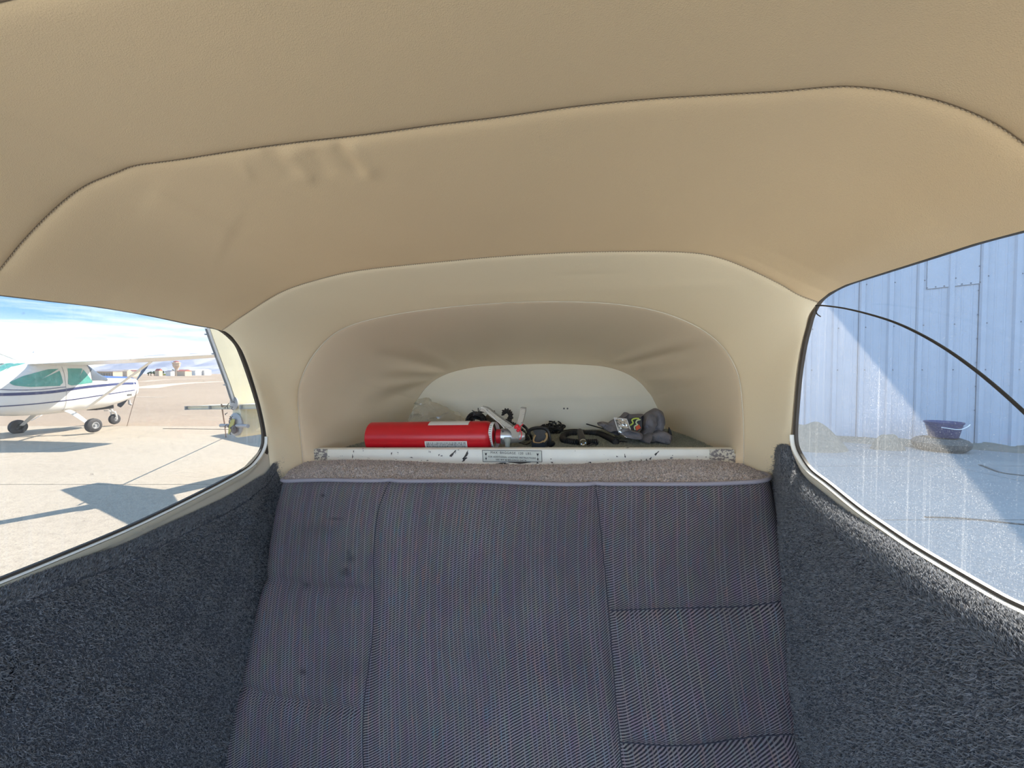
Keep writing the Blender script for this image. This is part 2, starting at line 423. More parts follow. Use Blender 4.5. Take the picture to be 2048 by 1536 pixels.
def smooth01(x): x = np.clip(x, 0, 1); return x * x * (3 - 2 * x)
def fix_ends(P, k, x_end, end_target, fall=.22):
    """pull one end of ring P (n,3) onto the target point, fading along the ring"""
    n = len(P); t_ = np.linspace(0, 1, n)
    wgt = smooth01(1 - (t_ if k == 0 else 1 - t_) / fall)
    e = P[0] if k == 0 else P[-1]
    return P + wgt[:, None] * (end_target - e)

N = 260
RA = arch(SEAM_A, YA, N); RB = arch(SEAM_B, YB, N)
RA = fix_ends(RA, 0, 0, np.array([XL, YA, at_x(*WIN_L_TOP[0], XL)[2]])); RA = fix_ends(RA, 1, 0, np.array([XR, YA, at_x(*WIN_R_TOP[0], XR)[2]]))
RB = fix_ends(RB, 0, 0, WL_aft[0]); RB = fix_ends(RB, 1, 0, WR_aft[0])

def crease(v, width=.02, depth=.004):
    return depth * np.exp(-np.abs(v) / width * 2.2)

ceiling = empty('ceiling', (0, .2, 2.1), kind='structure')
def child(o, parent): o.parent = parent; o.matrix_parent_inverse = parent.matrix_world.inverted(); return o
def settle(root):
    bpy.context.view_layer.update()
    inv = root.matrix_world.inverted()
    for c in root.children: c.matrix_parent_inverse = inv

# --- panel between seams A and B
M2 = 90
rows = []
tt = np.linspace(0, 1, M2)
ctr = np.array([(XL + XR) / 2, 0, 1.75])
wlt_y, wlt_z = WL_top[:, 1], WL_top[:, 2]
wrt = WR_top[np.argsort(WR_top[:, 1])]; wlt = WL_top[np.argsort(WL_top[:, 1])]
for k, a in enumerate(tt):
    P = RA * (1 - a) + RB * a
    yl, yr = P[0][1], P[-1][1]
    P = fix_ends(P, 0, 0, np.array([XL, yl, np.interp(yl, wlt[:, 1], wlt[:, 2])]))
    P = fix_ends(P, 1, 0, np.array([XR, yr, np.interp(yr, wrt[:, 1], wrt[:, 2])]))
    rows.append(P)
PB = np.array(rows)
def outward(P):
    d = P - ctr; d[..., 1] = 0
    return d / np.linalg.norm(d, axis=-1)[..., None]
O = outward(PB)
dist = np.minimum(tt * (YB - YA), (1 - tt) * (YB - YA))
# puff between seams, with a crease at each seam
inner = smooth01(np.linspace(0, 1, N) / .06) * smooth01(np.linspace(1, 0, N) / .06)
PB = PB + O * (crease(dist, .010, .0035) - .0035)[:, None, None] * inner[None, :, None]
px, py = proj(PB)
def wr(px, py, x0, y0, x1, y1, wdt, amp):
    """soft fold along a segment given where it shows"""
    dx, dy = x1 - x0, y1 - y0; L = math.hypot(dx, dy)
    s = ((px - x0) * dx + (py - y0) * dy) / L; q = (-(px - x0) * dy + (py - y0) * dx) / L
    return amp * np.exp(-(q / wdt) ** 2) * smooth01((s + 12) / 30) * smooth01((L - s + 12) / 30)
fold = (wr(px, py, 530, 302, 590, 350, 13, .0022) + wr(px, py, 568, 298, 625, 362, 13, -.0026) + wr(px, py, 475, 318, 505, 362, 8, -.0016)
        + wr(px, py, 672, 290, 722, 352, 12, .0030) + wr(px, py, 694, 285, 752, 350, 15, -.0028) + wr(px, py, 620, 300, 660, 350, 12, .0018) + wr(px, py, 300, 390, 460, 480, 45, -.002))
PB = PB + O * fold[..., None]
grid_obj('headliner_panel', PB, M_VINYL, ceiling, flip=False)

# --- panels ahead of seam A (shape of seam A carried forward)
ys1 = np.linspace(.19, YA, 40); ys2 = np.linspace(-.30, .19, 40)
for ys in (ys1, ys2):
    rows = []
    for y in ys:
        P = RA.copy(); P[:, 1] = y
        dd = min(abs(y - ys[0]), abs(y - ys[-1]))
        P = P + outward(P) * (crease(dd, .010, .0035) - .0035) * inner[:, None]
        rows.append(P)
    P1 = np.array(rows)
    grid_obj('headliner_panel', P1, M_VINYL, ceiling)

# --- panel between seams B and C with the rear window posts
def seg_concat(a, b, c, na, nb, nc):
    return np.vstack([resample(a, na), resample(b, nb)[1:], resample(c, nc)[1:]])
NS = 60
PIL_L = smooth_curve(on_wall([(560, 985), (548, 955), (541, 933), (537, 905), (534, 880), (529, 848), (520, 808), (510, 773), (499, 738), (489, 712), (478, 690), (463, 672), (443, 658)], XL), NS)
PIL_R = smooth_curve(on_wall([(1636, 604), (1618, 630), (1611, 655), (1601, 694), (1592, 749), (1586, 814), (1582, 863), (1577, 892), (1572, 930), (1562, 985)], XR), NS)
PIL_L[-1] = RB[0]; PIL_R[0] = RB[-1]
ringB = np.vstack([PIL_L[:-1], RB, PIL_R[1:]])
full = smooth_curve([at_y(*p, YC) for p in SEAM_C_L[:-1] + SEAM_C[1:-1] + SEAM_C_R], 3000)
fx_, fy_ = proj(full); k1 = int(np.argmin((fx_ - 611) ** 2 + (fy_ - 738) ** 2)); k2 = int(np.argmin((fx_ - 1474) ** 2 + (fy_ - 743) ** 2))
CL, CM, CR = resample(full[:k1 + 1], NS), resample(full[k1:k2 + 1], N), resample(full[k2:], NS)
ringC = np.vstack([CL[:-1], CM, CR[1:]])
tt = np.linspace(0, 1, 60)
P3 = ringB[None] * (1 - tt)[:, None, None] + ringC[None] * tt[:, None, None]
wm = np.sin(PI * tt)[:, None, None] ** .6
for _ in range(160):   # ease the ruled surface so that it curves smoothly round the posts
    Q = P3.copy(); Q[:, 1:-1] = (P3[:, :-2] + 2 * P3[:, 1:-1] + P3[:, 2:]) / 4; P3 = P3 * (1 - wm) + Q * wm
nn = P3.shape[1]; O3 = outward(P3)
sB = np.zeros(nn); sB[NS:NS + N - 1] = 1
cb = crease(tt * .22, .010, .0035)[:, None] * sB[None]; cc_ = crease((1 - tt) * .22, .012, .005)[:, None]
eo = np.exp(-tt * .22 / .012)[:, None] * (1 - sB)[None]; edge = .0035 * eo
P3 = P3 + O3 * (cb + cc_ + edge - .0035)[..., None]
px, py = proj(P3)
sde = smooth01(tt / .25)[:, None]
P3 = P3 + O3 * sde[..., None] * (wr(px, py, 870, 590, 1480, 568, 10, -.0012) + wr(px, py, 540, 760, 590, 860, 22, .0035) + wr(px, py, 560, 880, 600, 820, 14, -.002) + wr(px, py, 1110, 552, 1250, 548, 6, .001))[..., None]
grid_obj('headliner_panel', P3, M_VINYL2, ceiling)

# --- baggage bay lining between seam C and the rear bulkhead
wall_rear = empty('wall_rear', (-.15, 1.5, 1.9), kind='structure')
RD = arch(SEAM_D, YD, len(ringC))
# parameter match: feet with feet
dl = resample(np.array([at_y(*p, YD) for p in SEAM_D[:4]]), NS); dm = arch(SEAM_D[3:15], YD, N); dr = resample(np.array([at_y(*p, YD) for p in SEAM_D[14:]]), NS)
ringD = np.vstack([dl[:-1], dm, dr[1:]])
tt = np.linspace(0, 1, 110)
P4 = ringC[None] * (1 - tt)[:, None, None] + ringD[None] * tt[:, None, None]
O4 = outward(P4)
P4 = P4 + O4 * ((.016 * np.sin(PI * tt) ** .8 + crease(tt * .6, .012, .006) - .001)[:, None, None])
px, py = proj(P4)
def wrs(px, py, x0, y0, x1, y1, wdt, amp):
    dx, dy = x1 - x0, y1 - y0; L = math.hypot(dx, dy)
    q_ = ((px - x0) * dx + (py - y0) * dy) / L; q = (-(px - x0) * dy + (py - y0) * dx) / L
    return amp * np.exp(-(q / (wdt * (.6 + .6 * np.clip(1 - q_ / L, 0, 1)))) ** 2) * smooth01((q_ + 10) / (L * .7)) * smooth01((L - q_ + 20) / 40)
w4 = (wrs(px, py, 735, 700, 885, 738, 12, .011) + wrs(px, py, 740, 738, 885, 746, 10, -.008) + wrs(px, py, 760, 668, 905, 728, 14, -.006)
      + wrs(px, py, 735, 812, 855, 768, 14, .009) + wrs(px, py, 720, 780, 850, 762, 13, -.006) + wrs(px, py, 770, 752, 872, 754, 9, .005)
      + wrs(px, py, 1430, 688, 1225, 735, 12, .011) + wrs(px, py, 1420, 668, 1235, 724, 13, -.007) + wrs(px, py, 1450, 745, 1275, 762, 16, -.005) + wr(px, py, 950, 700, 1200, 700, 26, .004)
      + wrs(px, py, 1430, 792, 1320, 820, 18, .005) + wr(px, py, 655, 850, 700, 740, 34, .004))
P4 = P4 + O4 * (w4 * smooth01((1 - tt) / .08)[:, None])[..., None]
grid_obj('bay_lining', P4, M_VINYLB, wall_rear)
# bulkhead cover, a puffed disc bounded by ring D
cD = np.array([ringD[:, 0].mean(), YD, ringD[:, 2].min() + .07])
rr = np.linspace(0, 1, 40)
PD = cD[None, None] * (1 - rr)[:, None, None] + ringD[None] * rr[:, None, None]
PD[..., 1] -= (.022 * (1 - rr ** 4))[:, None]
px, py = proj(PD)
PD[..., 1] -= wr(px, py, 900, 800, 1300, 790, 7, .0025)
grid_obj('bulkhead_cover', PD, M_VINYL3, wall_rear, flip=True)
M_HOLE = plain('grey_mark', (.17, .17, .16), .7)
mb = MB()
for sx, sy in ((1128, 817), (1135, 817)):
    P = at_y(sx, sy, YD - .0235); mb.lathe([(0, .0001), (.001, .0032), (.002, .0001)], P, (0, -1, 0), 10)
mb.build('tack_hole', M_HOLE, wall_rear, kind='stuff')

# --- seam lines: piping plus rows of stitches
def seam(ring, parent, r=.0011, mat=M_THREAD_D, out=0.0, stitch=True, name='seam'):
    P = ring + outward(ring.copy()) * out
    mb = MB(); mb.tube(P, r, 6); mb.build(name, mat, parent)
    if stitch:
        L = np.r_[0, np.cumsum(np.linalg.norm(np.diff(P, axis=0), axis=1))]; n = int(L[-1] / .0042)
        Q = resample(P, n * 2)
        mb = MB()
        for i in range(0, n * 2 - 1, 2):
            a, b = Q[i], Q[i + 1]; off = np.array([0, .0022, 0]); inn = -outward(np.array([a]))[0] * .0012
            mb.tube([a + inn, b + inn * 1.0], .0006, 4)
        mb.build('stitching', M_THREAD, parent, kind='stuff')
seam(RA, ceiling, .0008, M_THREAD_D)
seam(RB, ceiling, .0009, M_THREAD)
RF = RA.copy(); RF[:, 1] = .19; seam(RF, ceiling, .0009, M_THREAD_D, stitch=False)
seam(ringC, ceiling, .0019, M_PIPE, out=.0005)
seam(ringD, wall_rear, .0012, M_THREAD, out=0, stitch=False)

# --- side windows
def outline(top, aft, low, x):
    lo_ = low[-1]; P = np.vstack([top[np.argsort(top[:, 1])], aft[1:], low[1:]])
    P = smooth_curve(P, 170)
    zt, zl = P[0][2], lo_[2]
    front = np.array([[x, .10, lo_[2] - .01], [x, .06, lo_[2] + .02], [x, .05, (zt + zl) / 2], [x, .06, zt - .04], [x, .10, zt]])
    return np.vstack([P, smooth_curve(np.vstack([P[-1:], front, P[:1]]), 60)[1:-1]])
OL = outline(WL_top, WL_aft, WL_low, XL); OR = outline(WR_top, WR_aft, WR_low, XR)
def offset_loop(P, d):
    """grow a closed loop lying in the plane x=const by d"""
    T = np.roll(P, -1, 0) - np.roll(P, 1, 0); T /= np.linalg.norm(T, axis=1)[:, None]
    Nn = np.stack([np.zeros(len(P)), T[:, 2], -T[:, 1]], 1)
    c = P.mean(0)
    if ((P - c) * Nn).sum() < 0: Nn = -Nn
    return P + Nn * d
def loop_strip(P, sel, d0, d1, x0, x1, name, mat, parent, taper=(0, 0)):
    """a strip running round the window between offsets d0..d1, from x0 out to x1 (section: 6 points)"""
    w_ = np.full(len(P), float(d1)); m = len(sel)
    for j in range(taper[0]): w_[sel[j]] = d0 + (d1 - d0) * (.12 + .88 * smooth01(j / taper[0]))
    for j in range(taper[1]): w_[sel[m - 1 - j]] = d0 + (d1 - d0) * (.12 + .88 * smooth01(j / taper[1]))
    a, b = offset_loop(P, d0), offset_loop(P, w_[:, None])
    sec = []
    for q, xx in ((0, x0), (.12, x1), (.5, x1 + (x1 - x0) * .12), (.88, x1), (1, x0)):
        r_ = a * (1 - q) + b * q; r_ = r_.copy(); r_[:, 0] = xx; sec.append(r_)
    R = np.array(sec)[:, sel]
    mb = MB(); mb.grid(R); return mb.build(name, mat, parent)
for idx, (OO, x, sgn, pm) in enumerate(((OL, XL, 1, M_PANE_L), (OR, XR, -1, M_PANE_R))):
    root = empty(f'window_{idx + 1}', (x, .4, 1.9), kind='structure')
    g = offset_loop(OO, .006)
    cen = g.mean(0)
    def disc(xx):
        r_ = np.linspace(0, 1, 3)
        q = cen[None, None] * (1 - r_)[:, None, None] + g[None] * r_[:, None, None]; q = q.copy(); q[..., 0] = xx; return q
    mb = MB(); mb.grid(disc(x - sgn * .010), 0, closed_u=True); mb.grid(disc(x - sgn * .007), 1, closed_u=True)
    mb.build('pane', [pm, M_CLEAR], root, smooth=False)
    n = len(OO); allr = np.r_[np.arange(n), 0]
    loop_strip(OO, allr, -.0005, .004, x - sgn * .0065, x - sgn * .002, 'gasket', M_GASKET2 if idx == 0 else M_GASKET2, root)
    # painted sill strip along the lower edge and round the lower rear corner
    i0 = int(np.argmin(np.abs(OO[:170, 2] - at_x(*((528, 874) if idx == 0 else (1588, 872)), x)[2]) + (OO[:170, 1] < .6) * 9)); sel = np.arange(i0, 200)
    loop_strip(OO, sel, .0035, .0055, x - sgn * .004, x + sgn * .0035, 'sill_bead', M_BEAD, root)
    wd = .0165 if idx == 0 else .0175
    loop_strip(OO, sel, .005, wd, x - sgn * .004, x + sgn * .0035, 'sill_strip', M_SILL if idx == 0 else M_CREAMPAINT, root, taper=(16, 0))
    sel2 = np.arange(int(np.argmax(OO[:170, 1] > .62)), i0 + 6)
    loop_strip(OO, sel2, .0035, .026, x - sgn * .006, x - sgn * .0015, 'edge_trim', M_GASKET2, root, taper=(6, 0))
    settle(root)

# --- lower side walls (cream skin under the windows, carpet over it)
FACE = {}
def wall_side(idx, OO, x, sgn, name, carpet_pts, y_af):
    root = empty(name, (x, .3, 1.5), kind='structure')
    low = offset_loop(OO, .004)
    # skin: from the window's lower edge down to the floor, aft to the bay
    sel = low[110:232]
    top = np.vstack([[[x, .865, 1.78], [x, .84, 1.785]], sel[sel[:, 2] < np.interp(.5, [0, 1], [sel[:, 2].min(), sel[:, 2].max()]) + .35]])
    top = top[np.r_[True, np.diff(top[:, 1]) < 1e-9]] if False else top
    top[:, 0] = x - sgn * .002
    bot = top.copy(); bot[:, 2] = .78; bot[:, 0] = x + 0
    mb = MB(); mb.grid(np.array([top, bot])); mb.build('side_skin', M_CREAMPAINT, root)
    # carpet slab with a rolled top edge
    cp = smooth_curve(carpet_pts, 200)
    prof = [(-.006, .004), (0, .0005), (.0065, -.0015), (.0125, .0005), (.0165, .0045), (.018, .010), (.0185, .02)] if sgn > 0 else [(-.004, .004), (.004, .000), (.012, .001), (.019, .004), (.025, .009), (.029, .015), (.0305, .024)]
    face = prof[-1][0]; FACE[sgn] = prof
    rows = []
    for dx, dz in prof:
        e_ = np.clip((.80 - cp[:, 1]) / .10, .2, 1); r_ = cp.copy(); r_[:, 0] = x + sgn * dx * e_; r_[:, 2] -= dz * e_; rows.append(r_)
    for f in np.linspace(.06, 1, 14):
        r_ = cp.copy(); r_[:, 0] = x + sgn * (face * e_ + .004 * math.sin(f * 3)); r_[:, 2] = (cp[:, 2] - prof[-1][1]) * (1 - f) + .80 * f; rows.append(r_)
    R = np.array(rows); px, py = proj(R)
    lump = np.sin(R[..., 1] * 61 + 2) * np.sin(R[..., 2] * 47 + 1) * .0012
    R[..., 0] += sgn * lump
    cs = grid_obj('carpet_sheet', R, M_CARPET, root)
    return root, cp
CARP_L = on_wall([(582, 906), (572, 912), (558, 926), (540, 950), (519, 962), (465, 995), (410, 1022), (328, 1060), (246, 1098), (164, 1124), (82, 1154), (0, 1187), (-60, 1212)], XL + .012)
CARP_R = on_wall([(1562, 893), (1570, 896), (1578, 925), (1591, 948), (1626, 980), (1683, 1024), (1755, 1071), (1826, 1117), (1898, 1163), (1970, 1204), (2048, 1245), (2120, 1284)], XR - .010)
def extend_fwd(P, y1=-.30):
    d = P[-1] - P[-2]; k = (y1 - P[-1][1]) / d[1]
    e = P[-1] + d * k; e[2] = max(e[2], P[-1][2] - .02)
    return np.vstack([P, [e]])
CARP_L, CARP_R = extend_fwd(CARP_L), extend_fwd(CARP_R)
wl, cpl = wall_side(0, OL, XL, 1, 'wall_left', CARP_L, .8)
wrr, cpr = wall_side(1, OR, XR, -1, 'wall_right', CARP_R, .8)
# carpet pile: short fibres standing off the sheet
def make_pile(cp, x, sgn, parent, n, top_n, seedv):
    g = np.random.default_rng(seedv)
    yy = g.uniform(.30, .84, n) if sgn > 0 else g.uniform(.33, .84, n)
    o_ = np.argsort(cp[:, 1]); ztop = np.interp(yy, cp[o_, 1], cp[o_, 2])
    dep = g.uniform(0, 1, n) ** 1.15 * .50
    dep[:top_n] = np.abs(g.normal(0, .012, top_n))
    zz = ztop - dep
    pr = np.array(FACE[sgn]); face = pr[-1, 0]
    ee = np.clip((.80 - yy) / .10, .2, 1); onedge = dep < .022; q_ = g.uniform(0, 1, n) * (len(pr) - 1)
    ex, ez = np.interp(q_, np.arange(len(pr)), pr[:, 0]), np.interp(q_, np.arange(len(pr)), pr[:, 1])
    xx = x + sgn * np.where(onedge, ex * ee, face * ee - .001 + .004 * np.sin(dep / .9 * 3) + np.sin(yy * 61 + 2) * np.sin(zz * 47 + 1) * .0012)
    zz = np.where(onedge, ztop - ez, zz)
    base = np.stack([xx, yy, zz], 1)
    nrm = np.stack([np.where(onedge, sgn * .35, sgn * .8), g.normal(0, .55, n), np.where(onedge, 1.0, -.25) + g.normal(0, .5, n)], 1)
    nrm /= np.linalg.norm(nrm, axis=1)[:, None]
    ln = g.uniform(.003, .0065, n)[:, None]; wd = g.uniform(.0005, .001, n)[:, None]
    sd = np.cross(nrm, g.normal(0, 1, (n, 3))); sd /= np.linalg.norm(sd, axis=1)[:, None]
    tri = np.stack([base - sd * wd, base + sd * wd, base + nrm * ln], 1)
    return tri_obj('carpet_pile', tri, M_PILE, parent, kind='stuff')
make_pile(cpl, XL, 1, wl, 170000, 26000, 3)
make_pile(cpr, XR, -1, wrr, 190000, 30000, 4)
settle(wl); settle(wrr)

# --- cabin floor; ahead of the viewpoint the cabin is not built
floor = empty('floor', (0, 0, .8), kind='structure')
mb = MB(); mb.box(((XL + XR) / 2, .3, .79), (XR - XL + .02, 1.3, .02)); mb.build('floor_carpet', M_CARPET, floor)
for r_ in (ceiling, wall_rear, floor): settle(r_)
for r_ in (wl, wrr): settle(r_)

# --- outer skin over the headliner and the high wing (shades the right window)
roof = empty('roof', (0, 0, 2.2), kind='structure')
ro = RA[9:-9].copy(); ro = ro + outward(ro.copy()) * .03
rows = []
for y, s_, dz in ((-.32, 1, 0), (.3, 1, 0), (.75, 1, -.02), (1.6, .92, -.09), (3.2, .55, -.22), (5.0, .25, -.36)):
    P = ro.copy(); P[:, 1] = y; P[:, 0] = (P[:, 0] + .15) * s_ - .15; P[:, 2] += dz; rows.append(P)
mb = MB(); mb.grid(np.array(rows)); mb.build('roof_skin', M_CREAMPAINT, roof)
for sgn, x0 in ((1, XR + .06), (-1, XL - .10)):
    x1 = x0 + sgn * 4.6
    yte = 1.055 if sgn > 0 else .10
    prof = [(-.85, 2.41), (-.7, 2.47), (-.45, 2.51), (yte - .5, 2.46), (yte, 2.38), (yte, 2.37), (yte - .7, 2.36), (-.5, 2.355), (-.8, 2.375)]
    rows = [[(xx, y, zz + abs(xx - x0) * .02) for y, zz in prof] for xx in (x0, x1)]
    mb = MB(); mb.grid(np.array(rows), closed_u=True); mb.add(np.array(rows[0]), [tuple(range(9))]); mb.add(np.array(rows[1]), [tuple(range(9))])
    mb.build('wing', M_CREAMPAINT, roof, smooth=False)
settle(roof)

# ================================================================== BAGGAGE SHELF
ZF = 1.9 - .209
def fz(x): return ZF + .03 * (x + .15)
shelf = empty('baggage_floor', (-.15, 1.2, ZF), label='green-grey carpeted baggage floor behind the rear seat', cat='baggage floor')
pl = np.array([at_x(1390, 893, .36)])
gx, gy = np.meshgrid(np.linspace(-.70, .385, 200), np.linspace(.945, 1.44, 120))
zz = fz(gx) + .0012 * np.sin(gx * 90) * np.sin(gy * 77) + rng.normal(0, .0007, gx.shape)
grid_obj('carpet_top', np.stack([gx, gy, zz], -1), M_FLOORC, shelf)
n = 60000; bx = rng.uniform(-.68, .37, n); by = .95 + rng.uniform(0, 1, n) ** 1.3 * .46
base = np.stack([bx, by, fz(bx)], 1); nr = rng.normal(0, .5, (n, 3)); nr[:, 2] = 1; nr /= np.linalg.norm(nr, axis=1)[:, None]
sd = np.cross(nr, rng.normal(0, 1, (n, 3))); sd /= np.linalg.norm(sd, axis=1)[:, None]
tri_obj('carpet_pile', np.stack([base - sd * .0008, base + sd * .0008, base + nr * .0045], 1), M_FLOORC, shelf, kind='stuff')
settle(shelf)

lip = empty('baggage_sill', (-.15, .94, ZF), label='white painted metal sill with chipped paint across the front of the baggage floor', cat='sill')
LX0, LX1 = at_y(631, 897, .93)[0], at_y(1466, 897, .93)[0]
zt = at_y(1048, 897, .93)[2]
prof = [(.950, ZF - .03), (.950, zt - .001), (.944, zt), (.935, zt - .0006), (.931, zt - .0025), (.929, zt - .008), (.9285, zt - .03), (.930, zt - .06)]
xs = np.linspace(LX0, LX1, 30)
mb = MB(); mb.grid(np.array([[(x, y, z_ + .03 * (x - at_y(1048, 897, .93)[0])) for y, z_ in prof] for x in xs]))
mb.build('sill_bar', M_LIP, lip)
for xa, xb, nm in ((LX0 - .003, LX0 + .035, 0), (LX1 - .05, LX1 + .002, 1)):
    mb = MB(); zt_ = zt + .03 * ((xa + xb) / 2 - at_y(1048, 897, .93)[0]); mb.box(((xa + xb) / 2, .9287, zt_ - .0165), (xb - xa, .0022, .031)); mb.build('end_plate', M_LIPWORN, lip, smooth=False, label='worn end plate with bare grey patches')
zt2 = zt + .015; mb = MB(); mb.box((LX1 + .006, .934, zt2 - .022), (.012, .012, .02)); mb.build('hinge_tab', M_LIPWORN, lip, smooth=False)
mb = MB(); mb.box((LX1 + .0135, .936, zt2 - .021), (.003, .012, .026)); mb.build('hinge_pin', M_DARK, lip, smooth=False)
# paint chips that have a shape of their own
def blob(cx, cy, w_, h_, rot, y=.9278):
    pts = []
    for a in np.linspace(0, 2 * PI, 12, endpoint=False):
        r_ = 1 + .35 * math.sin(3 * a + cx) + .15 * math.sin(5 * a)
        u_, v_ = w_ * r_ * math.cos(a), h_ * r_ * math.sin(a)
        pts.append(at_y(cx + u_ * math.cos(rot) - v_ * math.sin(rot), cy + u_ * math.sin(rot) + v_ * math.cos(rot), y))
    return np.array(pts)
mb = MB()
for cx, cy, w_, h_, r_ in ((905, 908, 2, 9, .75), (932, 910, 2.2, 9, .55), (929, 918, 3, 5, .9), (705, 913, .9, 4, 0), (707, 903, .8, 2, 0), (783, 907, 1, 2.5, .2), (823, 915, 3, .8, .2), (855, 921, 2, .8, 0),
                           (1313, 907, 1.6, 6, .8), (1301, 917, 1.4, 3, .6), (1283, 922, 1.2, 3.4, -.2), (1293, 920, 1.2, 2.5, -.3), (1262, 922, 3.5, 1, .1), (1250, 912, 1, 4, -.2), (1234, 913, 2, 1, .3), (1379, 919, 1.8, 1.2, 0),
                           (1412, 914, 1, 1, 0), (1345, 911, 1, .8, 0), (1180, 925, 3, 1.2, .1), (1104, 925, 2.2, 1.3, .3), (1075, 926, 2.2, 1.4, 0), (1040, 925, 22, 2.0, 0), (1005, 927, 12, 1.6, 0), (1102, 918, 1.4, .8, 0), (843, 921, 1, .6, 0), (1216, 919, .8, .8, 0), (878, 910, 1, 2, .5)):
    P = blob(cx, cy, w_, h_, r_); mb.add(P, [tuple(range(12))])
mb.build('paint_chips', M_DARK2, lip, smooth=False, kind='stuff')
# placard
PLA = .9275
def frame_line(a, b, th, y=PLA - .0004):
    A, B = at_y(*a, y), at_y(*b, y); d = B - A; L = np.linalg.norm(d); d /= L; nrm_ = np.array([-d[2], 0, d[0]])
    return np.array([A - nrm_ * th / 2, B - nrm_ * th / 2, B + nrm_ * th / 2, A + nrm_ * th / 2])
c4 = [(964.5, 900.5), (1083, 901.5), (1084, 924), (966, 923.3)]
M_PLQ = plain('placard_face', (.64, .66, .60), .4, var=.1, vs=60)
mb = MB(); mb.prism(np.array([at_y(*p, PLA) for p in c4]), (0, .0008, 0)); plq = mb.build('placard', M_PLQ, lip, smooth=False, label='placard giving the maximum baggage weight')
M_INK = plain('black_ink', (.015, .015, .02), .5)
mb = MB()
for i in range(4): mb.add(frame_line(c4[i], c4[(i + 1) % 4], .0011), [(0, 1, 2, 3)])
mb.build('placard_border', M_INK, plq, smooth=False)
def arrow(cx, y0, y1):
    mb = MB()
    mb.add(frame_line((cx, y0), (cx + .5, y1), .0006), [(0, 1, 2, 3)])
    q = lambda *p: np.array([at_y(a, b, PLA - .0005) for a, b in p])
    mb.add(q((cx - 2.1, y0 - 1), (cx - .6, y0 + .5), (cx + .6, y0 + .5), (cx + 2.1, y0 - 1), (cx + 1.6, y0 + 3), (cx, y0 + 5), (cx - 1.6, y0 + 3)), [tuple(range(7))])
    mb.add(q((cx - 1.6, y1 - 5), (cx + 2, y1 - 5), (cx + 1.4, y1 - 2.5), (cx + .5, y1), (cx - .6, y1 - 2.5)), [tuple(range(5))])
    mb.build('arrow_mark', M_INK, plq, smooth=False)
arrow(971.8, 906, 920.5); arrow(1075.3, 907, 922)
def text_mesh(name, s_, loc, size, mat, parent, width=None, rot=(PI / 2, 0, 0), bold=0.0, space=1.0, ext=0.00005):
    cu = bpy.data.curves.new(name, 'FONT'); cu.body = s_; cu.size = size; cu.align_x = 'CENTER'; cu.align_y = 'CENTER'; cu.space_character = space; cu.extrude = ext; cu.offset = bold
    ob = bpy.data.objects.new(name, cu); COL.objects.link(ob)
    bpy.context.view_layer.update()
    me = bpy.data.meshes.new_from_object(ob); bpy.data.objects.remove(ob); 
    co = np.array([v_.co[:] for v_ in me.vertices]); wv = co[:, 0].max() - co[:, 0].min()
    k = (width / wv) if width else 1.0
    for v_ in me.vertices: v_.co.x *= k
    me.materials.clear(); me.materials.append(mat)
    o = bpy.data.objects.new(name, me); COL.objects.link(o); o.location = loc; o.rotation_euler = rot
    if parent: o.parent = parent
    return o
def placard_text(s_, cx, cy, wpx, hpx, bold):
    p_ = at_y(cx, cy, PLA - .0007); a, b = at_y(cx - wpx / 2, cy, PLA), at_y(cx + wpx / 2, cy, PLA)
    hh = at_y(cx, cy - hpx / 2, PLA)[2] - at_y(cx, cy + hpx / 2, PLA)[2]
    return text_mesh('lettering', s_, p_, hh / .70, M_INK, plq, abs(b[0] - a[0]), bold=bold, space=1.15)
placard_text('MAX  BAGGAGE  120  LBS.', 1022, 906.3, 82, 4.6, .0)
placard_text('FOR ADDITIONAL LOADING INSTRUCTIONS', 1023.5, 915, 95, 3.3, .00006)
placard_text('SEE WT & BALANCE DATA', 1022, 920.3, 61, 3.1, .00006)
bpy.context.view_layer.update()
settle(lip)

# ================================================================== REAR SEAT
seat = empty('rear_bench_seat', (-.15, .72, 1.2), label='rear bench seat in grey-violet woven cloth with a speckled top and grey welt', cat='seat')
ST_L = [(548, 968), (540, 998), (532, 1025), (520, 1087), (511, 1156), (495, 1225), (476, 1325), (457, 1400), (432, 1500), (426, 1536), (398, 1660)]
ST_R = [(1559, 965), (1567, 995), (1573, 1025), (1586, 1087), (1598, 1181), (1607, 1275), (1620, 1369), (1629, 1462), (1636, 1536), (1652, 1660)]
WELT = [(548, 966), (560, 963.5), (610, 961), (670, 959.5), (795, 960.5), (890, 962), (982, 963.5), (1080, 966), (1170, 968), (1260, 968.5), (1357, 968), (1440, 967), (1500, 965.5), (1540, 964), (1557, 963)]
BACK = [(577, 936), (590, 931), (607, 926), (626, 922.5), (680, 920.5), (732, 920), (820, 923), (920, 928), (1045, 929.5), (1170, 928), (1260, 923), (1357, 919), (1420, 921), (1451, 924), (1495, 930), (1525, 938), (1545, 948)]
def seat_y(py): return np.interp(py, [960, 975, 1000, 1060, 1200, 1400, 1660], [.748, .735, .728, .718, .695, .655, .600])
vrow = np.r_[np.linspace(0, .12, 60), np.linspace(.12, 1, 320)[1:]]
pys = 966 + vrow * (1655 - 966)
Lx = np.interp(pys, [p[1] for p in ST_L], [p[0] for p in ST_L]); Rx = np.interp(pys, [p[1] for p in ST_R], [p[0] for p in ST_R])
weltc = np.array(WELT); nU = 420
uu = np.linspace(0, 1, nU); P = np.zeros((len(pys), nU, 3)); UVs = np.zeros((len(pys), nU, 2))
wy = np.interp(548 + uu * 1009, weltc[:, 0], weltc[:, 1])
